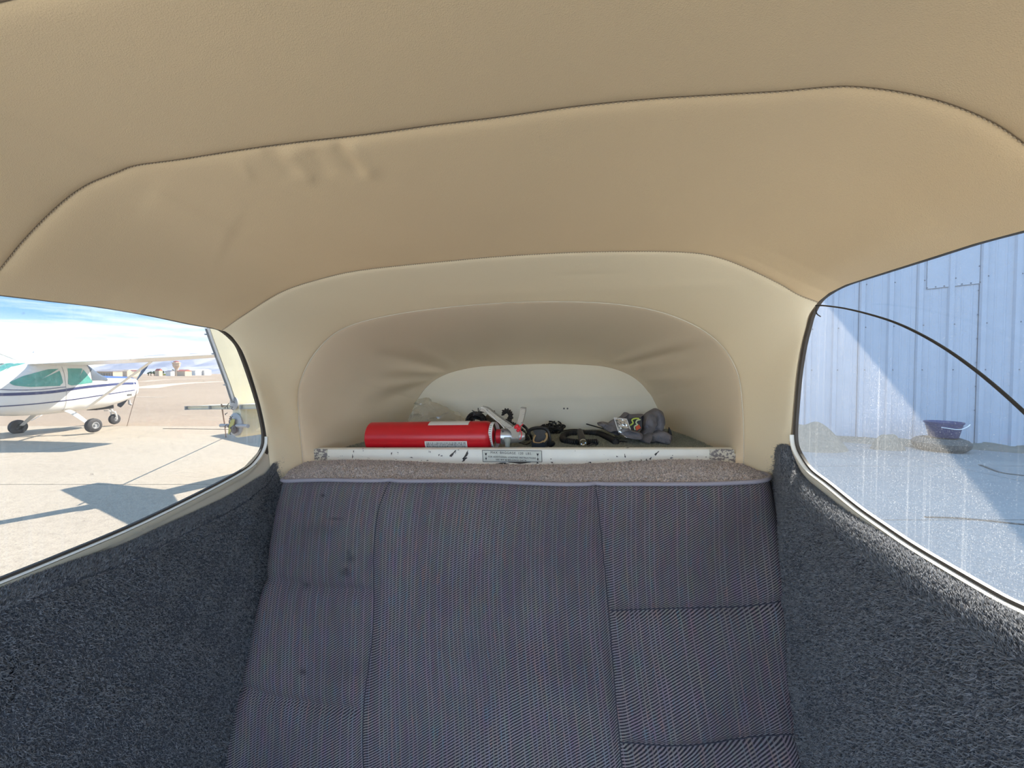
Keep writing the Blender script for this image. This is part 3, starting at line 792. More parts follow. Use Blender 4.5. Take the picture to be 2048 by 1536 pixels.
for i, py_ in enumerate(pys):
    y = float(seat_y(py_)); A, B = at_y(Lx[i], py_, y), at_y(Rx[i], py_, y)
    xs = A[0] + (B[0] - A[0]) * uu
    e = np.minimum(uu, 1 - uu) * (B[0] - A[0])
    back = .045 * (1 - np.sqrt(np.clip(1 - (1 - np.clip(e / .045, 0, 1)) ** 2, 0, 1)))
    # the top rows follow the welt line
    k = math.exp(-vrow[i] / .03)
    zz = A[2] + (B[2] - A[2]) * uu
    for_top = (966 - wy) / F * y * k
    P[i, :, 0] = xs; P[i, :, 1] = y + back * .9 - .010 * np.sin(PI * uu) ** .6 * min(1, vrow[i] * 8); P[i, :, 2] = zz + for_top
UVs[..., 0] = P[..., 0] + .03 * np.sin(P[..., 2] * 5)
UVs[..., 1] = np.cumsum(np.r_[[np.zeros(nU)], np.linalg.norm(np.diff(P, axis=0), axis=2)], axis=0)
UVs[..., 1] *= -1
px, py = proj(P)
SEAMS = [[(779, 961), (764, 994), (751, 1037), (742, 1119), (739, 1275), (726, 1419), (723, 1600)], [(1192, 972), (1198, 1025), (1211, 1150), (1220, 1250), (1232, 1400), (1250, 1600)],
         [(500, 1154), (570, 1169), (639, 1181), (740, 1188)], [(462, 1370), (545, 1400), (639, 1416), (728, 1420)], [(1221, 1226), (1357, 1225), (1482, 1217), (1604, 1195)], [(1241, 1491), (1420, 1495), (1601, 1481), (1632, 1470)]]
def seg_dist(px, py, line):
    best = np.full(px.shape, 1e9)
    for (x0, y0), (x1, y1) in zip(line[:-1], line[1:]):
        dx, dy = x1 - x0, y1 - y0; s = np.clip(((px - x0) * dx + (py - y0) * dy) / (dx * dx + dy * dy), 0, 1)
        best = np.minimum(best, np.hypot(px - x0 - s * dx, py - y0 - s * dy))
    return best
g = np.zeros(px.shape)
for ln in SEAMS:
    d = seg_dist(px, py, ln); g = np.maximum(g, .0045 * np.exp(-(d / 9) ** 2) + .0035 * np.exp(-(d / 26) ** 2))
P[..., 1] += g
# soft uneven padding
P[..., 1] += .004 * np.sin(px / 97 + 1) * np.sin(py / 83) + .003 * np.sin(px / 51 + py / 67)
stain = np.zeros(px.shape)
for cx, cy, r1, r2, a_ in ((646, 991, 4, 3, .9), (672, 1037, 14, 3, .5), (700, 1117, 9, 8, .55), (697, 1107, 4, 9, .5), (689, 1147, 10, 8, .55), (691, 1140, 4, 4, .8), (608, 1174, 7, 6, .6), (606, 1344, 7, 6, .7), (640, 1060, 40, 14, .18),
                           (1100, 1330, 120, 60, .2), (1580, 1440, 20, 30, .3), (905, 1180, 90, 40, .12), (700, 1340, 60, 30, .15)):
    stain = np.maximum(stain, a_ * np.exp(-((px - cx) / r1) ** 2 - ((py - cy) / r2) ** 2))
grid_obj('back_cushion', P, M_CLOTH, seat, uv=UVs, attr={'stain': stain})
FRONT = P
# sides of the cushion running back
for e, flip in ((0, 0), (-1, 1)):
    ed = P[:, e]; s_ = 1 if e == -1 else -1
    rows = [ed, ed + [0, .02, 0], ed + [-s_ * .004, .06, 0], ed + [-s_ * .012, .12, -.004]]
    uv = np.stack([UVs[:, e] + [s_ * k * .02, 0] for k in range(4)])
    grid_obj('cushion_side', np.array(rows), M_CLOTH, seat, uv=uv, attr={'stain': np.zeros((4, len(ed)))})
# stitched seam threads
M_SEAMT = plain('dark_thread', (.03, .03, .045), .8)
mb = MB()
for ln in SEAMS:
    Q = smooth_curve([(a, b) for a, b in ln], 160)
    d2 = []
    for a, b in Q:
        k = np.argmin((px - a) ** 2 + (py - b) ** 2); d2.append(P.reshape(-1, 3)[k])
    d2 = np.array(d2)
    for k in range(3): d2[1:-1] = (d2[:-2] + d2[1:-1] + d2[2:]) / 3
    mb = MB(); mb.tube(d2 + [0, -.0004, 0], .0009, 5); mb.build('cushion_seam', M_SEAMT, seat)
# top cover: welt to rear edge
front_edge = FRONT[0].copy()
bk = smooth_curve([at_y(a, b, .885) for a, b in BACK], nU)
fr = resample(front_edge, nU)
rows = []
for q in np.linspace(0, 1, 40):
    R = fr * (1 - q) + bk * q
    R[:, 2] += .010 * math.sin(PI * min(1, q * 1.0)) * np.sin(PI * uu) ** .4 * .6
    R += rng.normal(0, .0006, R.shape); rows.append(R)
for q in (.02, .06, .12, .2): rows.append(bk + [0, .012 + q * .08, -q])
topP = np.array(rows); grid_obj('top_cover', topP, M_BOUCLE, seat, flip=True)
# boucle loops
n = 42000; ii = rng.uniform(0, 39, n); jj = rng.uniform(2, nU - 3, n); i0 = ii.astype(int); j0 = jj.astype(int)
base = topP[i0, j0] * (1 - (jj - j0))[:, None] + topP[i0, j0 + 1] * (jj - j0)[:, None]; nxt = topP[np.minimum(i0 + 1, 43), j0]
base = base * (1 - (ii - i0))[:, None] + nxt * (ii - i0)[:, None]
nr = rng.normal(0, .6, (n, 3)); nr[:, 2] += .9; nr[:, 1] -= .3; nr /= np.linalg.norm(nr, axis=1)[:, None]
sd = np.cross(nr, rng.normal(0, 1, (n, 3))); sd /= np.linalg.norm(sd, axis=1)[:, None]
tri_obj('cloth_loops', np.stack([base - sd * .0012, base + sd * .0012, base + nr * .0026], 1), M_BOUCLE, seat, kind='stuff')
mb = MB(); mb.tube(np.vstack([[fr[0] + [-.001, .03, -.004]], fr + [0, -.002, .001], [fr[-1] + [.001, .03, -.004]]]), .0042, 10); mb.build('welt', M_WELT, seat)
# seat base cushion below the frame
gx, gy = np.meshgrid(np.linspace(0, 1, 80), np.linspace(0, 1, 60))
Lb, Rb = FRONT[-1, 0, 0], FRONT[-1, -1, 0]
xs = Lb + .01 + (Rb - Lb - .02) * gx; yb = .62 - .47 * gy
zb = FRONT[-1, 0, 2] + .02 + .02 * np.sin(PI * gx) ** .5 * np.sin(PI * gy) ** .5 - .08 * np.clip((gy - .9) / .1, 0, 1) ** 2
grid_obj('seat_cushion', np.stack([xs, yb, zb], -1), M_CLOTH, seat, uv=np.stack([xs, yb], -1), attr={'stain': np.zeros(xs.shape)})
mb = MB(); mb.box(((Lb + Rb) / 2, .38, (zb.min() + .81) / 2 - .01), (Rb - Lb - .06, .44, zb.min() - .83)); mb.build('seat_frame', M_DARK2, seat)
mb = MB(); mb.box(((Lb + Rb) / 2, .80, 1.30), (Rb - Lb - .06, .03, .72)); mb.build('back_board', M_DARK2, seat, smooth=False)
settle(seat)

# loose rubber strip hanging across the right window
XS = XR - .028
mb = MB(); pts = smooth_curve([at_x(a, b, XS) for a, b in ((1633, 611), (1650, 611.5), (1690, 617), (1740, 629), (1790, 645), (1840, 668), (1890, 697), (1940, 732), (1990, 772), (2048, 824), (2110, 885))], 60)
mb.tube(pts, .0013, 8, flat=(1.5, .8)); mb.tube(smooth_curve([at_x(a, b, XS) for a, b in ((1634, 611), (1632, 620), (1634, 628), (1641, 633))], 16), .0008, 6)
tag(mb.build('rubber_strip', M_GASKET), 'thin black rubber strip hanging loose in an arc across the right side window', 'rubber strip')

# ================================================================== THINGS ON THE BAGGAGE FLOOR
M_RED = chipped('red_enamel', (.62, .012, .022), (.06, .02, .02), 60, .76, rough=.28)
M_REDP = plain('red_plastic', (.55, .015, .03), .4)
M_LABEL = plain('white_label', (.74, .74, .72), .5)
M_LEVER = chipped('worn_beige_lever', (.42, .39, .33), (.25, .23, .2), 90, .6, rough=.45)
M_VALVE = plain('dull_silver', (.62, .64, .67), .35, .8)
M_STUB = plain('oxidised_brass', (.33, .36, .32), .6)
ext = empty('fire_extinguisher', (-.38, 1.0, ZF), label='red fire extinguisher lying on its side behind the white sill', cat='fire extinguisher')
YE = .994; r0 = .0405
xa, xb = at_y(742, 870, YE)[0], at_y(985, 870, YE)[0]
ze = fz(xa) + r0 + .0045; AX = (1, 0, .03)
L = xb - xa
mb = MB(); mb.lathe([(0, .001), (.0005, .034), (.002, .0385), (.004, r0), (L - .016, r0), (L - .009, r0 - .0015), (L - .004, r0 - .005), (L - .001, r0 - .011), (L + .003, .022), (L + .006, .016)], (xa, YE, ze), AX, 64)
mb.build('cylinder_body', M_RED, ext)
def wrapped(x0, x1, a0, a1, name, mat, rr=r0 + .0006):
    aa = np.radians(np.linspace(a0, a1, 16)); 
    rows = [[(x, YE - rr * math.cos(a), ze + (x - xa) * .03 + rr * math.sin(a)) for x in np.linspace(x0, x1, 4)] for a in aa]
    mb = MB(); mb.grid(np.array(rows)); return mb.build(name, mat, ext)
px2x = lambda p: at_y(p, 870, YE - .03)[0]
wrapped(px2x(852), px2x(936), -68, 12 - 20, 'instruction_label', M_LABEL)
wrapped(px2x(854), px2x(935), 55, 110, 'instruction_label', M_LABEL)
mb = MB(); g_ = np.random.default_rng(5)
x = px2x(855)
while x < px2x(934):       # columns of tiny unreadable print
    for k in range(8):
        a = math.radians(-62 + k * 6.4); w_ = g_.uniform(.0009, .002)
        q = [(xx, YE - (r0 + .0009) * math.cos(aa), ze + (xx - xa) * .03 + (r0 + .0009) * math.sin(aa)) for xx, aa in ((x, a), (x + w_, a), (x + w_, a + .07), (x, a + .07))]
        mb.add(q, [(0, 1, 2, 3)])
    x += g_.uniform(.0018, .0034)
mb.build('fine_print', M_INK, ext, smooth=False, kind='stuff')
nx = xb + .006; zax = ze + L * .03
mb = MB(); mb.lathe([(0, .0165), (.0, .019), (.012, .019), (.0125, .016)], (nx + .006, YE, zax), AX, 36); mb.build('red_collar', M_REDP, ext)
vx = nx + .0185
mb = MB(); mb.lathe([(0, .0205), (.001, .0215), (.024, .0205), (.028, .018), (.044, .0165), (.056, .0125), (.062, .008)], (vx, YE, zax), AX, 36)
valve = mb.build('valve_body', M_VALVE, ext)
def sp(px_, py_, y=YE - .012): return at_y(px_, py_, y)
mb = MB(); mb.lathe([(0, .006), (.0, .0085), (.006, .0095), (.012, .008), (.016, .0066), (.042, .0064)], sp(1015, 879, YE - .02) + [0, 0, .006], (0, 0, -1), 20); mb.build('discharge_port', M_STUB, ext)
mb = MB(); mb.lathe([(0, .0026), (.0015, .0026)], sp(1005.5, 863, YE - .0335), (0, 1, 0), 12); mb.build('gauge_dot', M_DARK, ext)
mb = MB(); mb.box(sp(1002.5, 882, YE - .025), (.004, .003, .012)); mb.build('slot_mark', M_DARK2, ext)
# levers: folded channels
def channel(pts, w_, th, name, mat, y=YE - .008):
    P = smooth_curve([at_y(a, b, y) for a, b in pts], 24); T = np.gradient(P, axis=0); T /= np.linalg.norm(T, axis=1)[:, None]
    Nn = np.stack([-T[:, 2], 0 * T[:, 0], T[:, 0]], 1)
    sec = [(-.012, -w_), (-.012, w_), (.012, w_), (.012, -w_), (.0105, -w_), (.0105, w_ - th), (-.0105, w_ - th), (-.0105, -w_)]
    rows = np.array([P + np.array([0, sy, 0]) + Nn * sn for sy, sn in sec]).transpose(1, 0, 2)
    mb = MB(); mb.grid(rows, closed_u=True); mb.add(rows[0], [tuple(range(8))]); mb.add(rows[-1], [tuple(range(8))]); return mb.build(name, mat, ext)
channel([(1029, 862), (1020, 853), (1001, 840), (985, 828), (975, 820), (963, 816.5)], .0062, .0012, 'squeeze_lever', M_LEVER)
mb = MB(); mb.tube(smooth_curve([at_y(a, b, YE - .021) for a, b in ((962, 815), (968, 817), (977, 826), (984, 832), (992, 840), (1000, 847), (1009, 857))], 24), .0011, 6); mb.build('lever_edge', M_LABEL, ext)
channel([(1030, 872), (1036, 858), (1042, 840), (1046, 824), (1047, 815)], .0065, .0012, 'carry_handle', M_LEVER)
mb = MB(); mb.prism(np.array([at_y(a, b, YE - .022) for a, b in ((1020, 856), (1030, 851), (1041, 858), (1036, 877), (1024, 875))]), (0, .028, 0)); mb.build('lever_bracket', M_LEVER, ext, smooth=False)
mb = MB()
for a, b, r_ in ((1034, 853, .006), (1038, 857, .005), (1031, 855, .004), (1036, 861, .0045)):
    mb.lathe([(-r_, .0005), (-r_ * .6, r_ * .8), (0, r_), (r_ * .6, r_ * .8), (r_, .0005)], at_y(a, b, YE - .028), (.3, 1, .4), 7)
mb.tube(smooth_curve([at_y(a, b, YE - .028) for a, b in ((1036, 858), (1041, 853), (1046, 848))], 8), .0012, 6)
mb.tube(smooth_curve([at_y(a, b, YE - .028) for a, b in ((1039, 857), (1042.5, 864), (1043.5, 870), (1041, 877), (1039, 879))], 12), .0013, 6)
mb.build('seal_tie', plain('bright_red_plastic', (.8, .03, .05), .35), ext)
# paper tag ring round the neck
aa = np.linspace(0, 2 * PI, 40)
rows = []
for dx in (-.0045, .0045):
    rows.append(np.stack([np.full(40, nx - .001) + dx + .010 * np.cos(aa) * .5 , YE + .0325 * np.cos(aa + .3), zax + .0365 * np.sin(aa) + .002], 1))
mb = MB(); mb.grid(np.array([rows[0], rows[1], rows[1] + [.0006, 0, .0006], rows[0] + [.0006, 0, .0006], rows[0]])); ptag = mb.build('inspection_tag', M_LABEL, ext, label='white printed paper tag looped round the neck')
mb = MB()
for k in range(15):
    a = 2.2 + k * .17; 
    p_ = np.array([nx - .0018 + .010 * math.cos(a) * .5, YE + .0332 * math.cos(a + .3), zax + .0372 * math.sin(a) + .002]); mb.box(p_, (.0055, .0006, .0010))
mb.build('tag_print', M_INK, ptag, smooth=False)
settle(ext)

def label_thing(o, label, cat, group=None): return tag(o, label, cat, group)
def Z0(px_, py_, dz=0): # point on the baggage floor seen at a pixel
    d = ray(px_, py_); k = (ZF + dz + .0045 - 1.9) / (d[2] - .03 * d[0]); return EYE + d * k
def coil(path, R, r, pitch, seg=6, flatz=1.0):
    """telephone style coiled cord following a path"""
    P = resample(path, 600); T = np.gradient(P, axis=0); Ls = np.r_[0, np.cumsum(np.linalg.norm(np.diff(P, axis=0), axis=1))]
    T /= np.linalg.norm(T, axis=1)[:, None]; up = np.array([0, 0, 1.0]); Nn = np.cross(T, up); Nn /= np.linalg.norm(Nn, axis=1)[:, None] + 1e-9; B = np.cross(T, Nn)
    turns = Ls[-1] / pitch; n = int(turns * 11); s = np.linspace(0, Ls[-1], n)
    f = lambda A: np.stack([np.interp(s, Ls, A[:, k]) for k in range(3)], 1)
    a = s / pitch * 2 * PI
    H = f(P) + R * (np.cos(a)[:, None] * f(Nn) + np.sin(a)[:, None] * f(B) * flatz)
    return H
# clear plastic bag, crumpled
m_, t = new_mat('clear_film'); M_FILM = m_
o = t.n('ShaderNodeTexCoord').outputs['Object']
gl = t.n('ShaderNodeBsdfGlossy', {'Roughness': .22, 'Color': (1, 1, .97, 1)}); tr = t.n('ShaderNodeBsdfTransparent', {'Color': (.90, .89, .84, 1)}); df = t.n('ShaderNodeBsdfDiffuse', {'Color': (.7, .68, .6, 1)})
lw = t.n('ShaderNodeLayerWeight', {'Blend': .35}).outputs['Facing']
mx = t.n('ShaderNodeMixShader', {0: t.m('MULTIPLY_ADD', lw, .5, .14), 1: tr.outputs[0], 2: gl.outputs[0]})
mx = t.n('ShaderNodeMixShader', {0: .30, 1: mx.outputs[0], 2: df.outputs[0]})
t.n('ShaderNodeOutputMaterial', {'Surface': mx.outputs[0]})
from mathutils import noise as mnoise
def nz3(x, y, z_, s, seedv=0.0): return mnoise.noise(Vector((x * s + seedv, y * s, z_ * s)))
YBAG = 1.28
prof_top = [(812, 850), (820, 838), (826, 822), (834, 802), (848, 799), (862, 803), (880, 812), (900, 820), (920, 832), (940, 846), (948, 856)]
top = smooth_curve([at_y(a, b, YBAG) for a, b in prof_top], 46)
rows = []
for s_ in np.linspace(-1, 1, 28):
    R = top.copy(); hgt = (top[:, 2] - fz(top[:, 0]))
    R[:, 1] += s_ * (.02 + .05 * np.abs(s_)); R[:, 2] = fz(top[:, 0]) + .003 + hgt * (1 - abs(s_) ** 2.2)
    for q in R:
        d1 = nz3(q[0], q[1], q[2], 26); d2 = nz3(q[0], q[1], q[2], 60, 9); q += np.array([.008, .014, .010]) * (abs(d1) * 2 - .5) + np.array([.002, .005, .004]) * d2
        q[2] = max(q[2], fz(q[0]) + .002)
    rows.append(R)
mb = MB(); mb.grid(np.array(rows)); label_thing(mb.build('plastic_bag', M_FILM, smooth=False), 'crumpled clear plastic bag lying behind the red fire extinguisher', 'plastic bag')

# bunch of thin black wire tied in the middle
t_ = empty('wire_bundle', tuple(at_y(952, 842, 1.14)), label='tied bundle of thin black cable standing behind the top of the red fire extinguisher', cat='cable')
c = at_y(953, 838, 1.14); g_ = np.random.default_rng(11)
mb = MB()
for k in range(26):
    a0 = g_.uniform(-1.3, 1.5); rx, rz = g_.uniform(.012, .034), g_.uniform(.014, .036); yy = g_.uniform(-.02, .02)
    aa = np.linspace(0, 2 * PI * g_.uniform(.5, .9), 26) + a0
    mb.tube(np.stack([c[0] + rx * np.cos(aa), c[1] + yy + .004 * np.sin(3 * aa), np.maximum(ZF + .004, c[2] - .012 + rz * np.sin(aa))], 1), .0017, 5)
for k in range(14):
    a = g_.uniform(-2.2, 2.2); q = at_y(957, 826, 1.115); L_ = g_.uniform(.012, .024)
    mb.tube(smooth_curve([q, q + [L_ * .6 * math.sin(a), -.003, L_ * .5 * math.cos(a)], q + [L_ * math.sin(a * 1.2), -.004, L_ * math.cos(a)]], 8), .0014, 5)
mb.build('wire_loops', M_DARK, t_, kind='stuff')
mb = MB(); mb.lathe([(-.004, .010), (0, .0115), (.004, .010)], at_y(957, 827, 1.115), (.3, .2, 1), 14); mb.build('cable_tie', M_DARK2, t_); settle(t_)

# dark brown pouch behind the lever
mb = MB(); P = []
for i in range(15):
    row = []
    for j in range(20):
        a = j / 20 * 2 * PI; h_ = i / 14
        cx = at_y(983, 850, 1.20); rx = .034 * (1 - .75 * h_ ** 3); ry = .026 * (1 - .7 * h_ ** 3)
        sx = (abs(math.cos(a)) ** .6) * math.copysign(1, math.cos(a)); sy = (abs(math.sin(a)) ** .6) * math.copysign(1, math.sin(a))
        p_ = np.array([cx[0] + rx * sx, cx[1] + ry * sy, fz(cx[0]) + .002 + .088 * h_]); p_ += .007 * nz3(*p_, 40) ; row.append(p_)
    P.append(row)
mb.grid(np.array(P), closed_u=True); mb.add(np.array(P[-1]), [tuple(range(20))])
label_thing(mb.build('pouch', plain('dark_brown_cloth', (.11, .088, .065), .85, var=.4, vs=90)), 'dark brown soft pouch upright behind the extinguisher lever', 'pouch')

# ribbed black hook of coiled cord
t_ = empty('coiled_cord', tuple(at_y(1016, 850, 1.10)), label='black coiled cord bent over in a hook behind the extinguisher valve', cat='cable')
path = smooth_curve([at_y(a, b, 1.10) for a, b in ((1008, 829), (1007, 826), (1010, 822), (1016, 822), (1021, 828), (1021, 836), (1015, 842), (1020, 847), (1030, 851), (1040, 858), (1048, 868), (1056, 880))], 60)
path[:, 2] = np.maximum(path[:, 2], ZF + .010)
mb = MB(); mb.tube(coil(path, .0058, .0022, .0052), .0024, 6); mb.build('cord_coil', M_DARK, t_)
mb = MB(); mb.tube(path, .0048, 8); mb.build('cord_core', M_DARK2, t_); settle(t_)

def loose(name, pts, r, label, dz=0.0, mat=M_DARK, cat='cable', group=None, hop=None):
    P = [Z0(a, b, r + dz) + ([0, 0, h_] if False else [0, 0, 0]) for a, b in pts]
    P = smooth_curve(P, 60)
    if hop: P[:, 2] += hop * np.sin(np.linspace(0, PI, 60)) ** 2
    mb = MB(); mb.tube(P, r, 6); o = mb.build(name, mat); return label_thing(o, label, cat, group)
loose('cable', [(1030, 883), (1045, 886), (1058, 878), (1052, 871), (1040, 873), (1034, 880), (1050, 889), (1062, 884), (1070, 877)], .0022, 'thin black cable looped on the floor beside the extinguisher nozzle')
loose('cable', [(1112, 866), (1120, 858), (1142, 855), (1180, 860), (1210, 863), (1245, 868)], .0022, 'thin black cable arching from the cable heap towards the grey cloth', hop=.022)
loose('cable', [(1100, 868), (1130, 864), (1155, 861.5), (1170, 861.5), (1180, 863)], .0022, 'thin black cable lying behind the coiled cord ring', hop=.006)

# headset ear piece with a tan foam ring
t_ = empty('headset', tuple(Z0(1075, 890)), label='black headset part with a tan foam ring beside the extinguisher handle', cat='headset')
YH = 1.075
def hp(a, b, y=YH): return at_y(a, b, y)
mb = MB(); mb.tube(smooth_curve([hp(a, b, 1.06) for a, b in ((1071, 870), (1068, 876), (1067, 882), (1070, 885), (1076, 886), (1082, 885), (1086, 882))], 30), .0022, 8); mb.build('foam_ring', plain('tan_foam', (.55, .36, .17), .8), t_)
mb = MB(); mb.tube(smooth_curve([hp(a, b, 1.062) for a, b in ((1087, 884), (1092, 879), (1094, 872), (1092, 866))], 14), .003, 8); mb.build('foam_ring', bpy.data.materials['tan_foam'], t_)
mb = MB(); mb.prism(np.array([hp(a, b, 1.07) for a, b in ((1062, 884), (1067, 874), (1070, 869), (1066, 862), (1078, 859), (1093, 861), (1089, 869), (1093, 874), (1095, 882), (1096, 893), (1064, 893))]), (0, .03, 0)); mb.build('ear_cup', M_DARK2, t_)
mb = MB(); mb.prism(np.array([hp(a, b, 1.058) for a, b in ((1065, 886), (1088, 886), (1090, 895), (1063, 895))]), (0, .02, 0)); mb.build('clip_body', plain('blue_black_plastic', (.03, .04, .055), .35), t_)
mb = MB(); mb.tube(smooth_curve([hp(a, b, 1.07) for a, b in ((1056, 869), (1060, 860), (1072, 856), (1086, 856), (1094, 860), (1098, 870), (1100, 882), (1096, 890))], 30), .0048, 8); mb.build('head_band', M_DARK, t_)
for q in (0, 1, 2):
    cc3 = hp(1098 + q * 3.4, 887 + (q % 2) * 2, 1.07); mb = MB(); mb.lathe([(-.006, .001), (-.005, .006), (0, .0075), (.005, .006), (.006, .001)], cc3, (.4, 1, .2), 14); mb.build('adjuster_knob', M_DARK, t_)
settle(t_)
# heap of black cable
t_ = empty('cable_heap', tuple(Z0(1108, 868)), label='small heap of tangled black cable between the headset and the coiled cord ring', cat='cable')
mb = MB(); g_ = np.random.default_rng(21); c = Z0(1106, 866)
for k in range(30):
    q = c + np.array([g_.uniform(-.028, .030), g_.uniform(-.03, .03), 0]); rr_ = g_.uniform(.008, .022); aa = np.linspace(0, PI * g_.uniform(.9, 1.9), 20) + g_.uniform(0, 6)
    tl = g_.uniform(-.9, .9); mb.tube(np.stack([q[0] + rr_ * np.cos(aa), q[1] + rr_ * np.sin(aa) * .5, np.maximum(ZF + .005, ZF + .016 + g_.uniform(0, .014) + rr_ * np.sin(aa) * tl)], 1), .0026, 5)
mb.build('cable_loops', M_DARK, t_, kind='stuff'); settle(t_)
t_ = empty('cable_coil', tuple(Z0(1045, 868)), label='black cord draped down behind the red seal of the extinguisher', cat='cable')
mb = MB()
for k in range(5):
    mb.tube(smooth_curve([at_y(a, b, 1.13 + .006 * k) for a, b in ((1042 + k, 848 + k), (1050 + k * 2, 853 + k * 2), (1056 + k, 863 + k), (1064, 873 + k * 1.6))], 20), .0034, 6)
mb.build('cord_strands', M_DARK, t_, kind='stuff'); settle(t_)

# ring of coiled cord with its plug
t_ = empty('coiled_cord', tuple(Z0(1175, 876)), label='black coiled cord lying in an oval ring on the carpet', cat='cable')
ringp = smooth_curve([Z0(a, b, .008) for a, b in ((1196, 884), (1170, 884.5), (1148, 884), (1130, 881), (1125, 875), (1133, 868), (1160, 865), (1190, 866), (1203, 869), (1212, 873), (1222, 878), (1232, 884))], 90)
mb = MB(); mb.tube(coil(ringp, .0072, .0024, .0056), .0026, 6); mb.build('cord_coil', M_DARK, t_)
mb = MB(); mb.tube(ringp, .0056, 8); mb.build('cord_core', M_DARK2, t_)
mb = MB(); mb.tube(smooth_curve([Z0(a, b, .003) for a, b in ((1232, 884), (1243, 883), (1254, 884))], 8), .0018, 6); mb.build('cord_tail', M_DARK, t_); settle(t_)
t_ = empty('socket_plug', tuple(Z0(1165, 889)), label='short black cylindrical plug with a chrome ring leaning over the coiled cord', cat='plug')
a0, a1 = at_y(1159, 861, 1.145), at_y(1166.5, 886, 1.075); ax = a1 - a0; LL = np.linalg.norm(ax)
mb = MB(); mb.lathe([(0, .002), (.002, .0075), (.006, .009), (LL * .7, .010), (LL - .004, .0092)], a0, ax, 20); mb.build('plug_body', M_DARK2, t_)
mb = MB(); mb.lathe([(LL - .005, .0098), (LL - .004, .0104), (LL, .0104), (LL + .0005, .007), (LL - .002, .005)], a0, ax, 24); mb.build('plug_ring', M_CHROME, t_); settle(t_)
t_ = empty('lapel_clip', tuple(Z0(1185, 891)), label='tiny dark metal clip lying in front of the coiled cord', cat='clip')
mb = MB(); A = Z0(1176, 892, .003); B = Z0(1192, 889, .005)
mb.tube([A, (A + B) / 2 + [0, 0, .003], B], [.0012, .003, .0016], 6); mb.build('clip_arm', M_DARK2, t_); mb = MB(); mb.box(B, (.004, .005, .006)); mb.build('clip_jaw', M_DARK, t_, smooth=False); settle(t_)

# grey fleece cloth in a heap
M_FLEECE = plain('grey_fleece', (.24, .235, .26), .95, var=.25, vs=60, bmp=.9, bs=420, bd=.002, spec=.05)
t_ = empty('fleece_cloth', tuple(Z0(1290, 875)), label='crumpled grey fleece cloth heaped in the corner of the baggage floor', cat='cloth')
def heap(outline_px, y0, depth, folds, name, mat, parent, seedv):
    """a soft gathered lump with ridged folds; outline follows the traced profile"""
    P = smooth_curve([at_y(a, b, y0) for a, b in outline_px], 150); P = P[:-1]; n = len(P); c = P.mean(0); rows = []
    g = np.random.default_rng(seedv); ang = g.uniform(0, PI); dx_, dz_ = math.cos(ang), math.sin(ang)
    for q in np.linspace(0, 1, 44):
        r_ = math.cos(q * PI / 2) ** .55; R = c + (P - c) * r_; R[:, 1] = y0 - depth * math.sin(q * PI / 2)
        for p_ in R:
            u_, v_ = p_[0] * dx_ + p_[2] * dz_, -p_[0] * dz_ + p_[2] * dx_
            wv = nz3(u_, v_, 0, 14, seedv) * .03
            rid = 1 - abs(math.sin((v_ + wv) * 125 + seedv)); f = .024 * rid ** 1.5 + .010 * abs(nz3(p_[0], 0, p_[2], 55, seedv)) - .008 * nz3(p_[0], 3, p_[2], 22, seedv)
            p_[1] -= f * min(1, (q * 3)) - .012 * q; p_[0] += .003 * nz3(p_[0], 1, p_[2], 70, seedv); p_[2] += .0035 * nz3(p_[0], 7, p_[2], 60, seedv) * (1 - q); p_[2] = max(fz(p_[0]) + .002, p_[2])
        rows.append(R)
    back = P.copy(); back[:, 1] += .012; b2 = c + (P - c) * .6; b2[:, 1] = y0 + depth * .6
    rows = [b2, back] + rows
    mb = MB(); mb.grid(np.array(rows), closed_u=True); mb.add(rows[-1], [tuple(range(n))]); mb.add(rows[0], [tuple(range(n))[::-1]])
    return mb.build(name, mat, parent)
FO = [(22, .045, 0), (48, .016, 3)]
heap([(1284, 842), (1290, 829), (1302, 821), (1312, 817), (1322, 822), (1328, 834), (1327, 848), (1318, 858), (1310, 868), (1296, 876), (1282, 880), (1276, 872), (1284, 860), (1284, 842)], 1.19, .05, FO, 'cloth_fold', M_FLEECE, t_, 1)
heap([(1276, 878), (1290, 868), (1303, 862), (1318, 858), (1330, 862), (1342, 870), (1341, 879), (1326, 883), (1300, 883), (1282, 881), (1276, 878)], 1.155, .05, FO, 'cloth_fold', M_FLEECE, t_, 2)
heap([(1212, 852), (1222, 842), (1240, 834), (1250, 825), (1262, 829), (1286, 829), (1292, 840), (1280, 852), (1262, 862), (1240, 868), (1222, 866), (1212, 860), (1212, 852)], 1.22, .03, FO, 'cloth_fold', M_FLEECE, t_, 3)
heap([(1238, 864), (1252, 858), (1270, 861), (1284, 868), (1284, 876), (1268, 876), (1248, 872), (1238, 868), (1238, 864)], 1.14, .03, FO, 'cloth_fold', M_FLEECE, t_, 4)
heap([(1195, 846), (1205, 844), (1216, 846), (1230, 850), (1244, 862), (1236, 868), (1216, 862), (1200, 852), (1195, 849), (1195, 846)], 1.24, .03, FO, 'cloth_fold', M_FLEECE, t_, 5)
settle(t_)
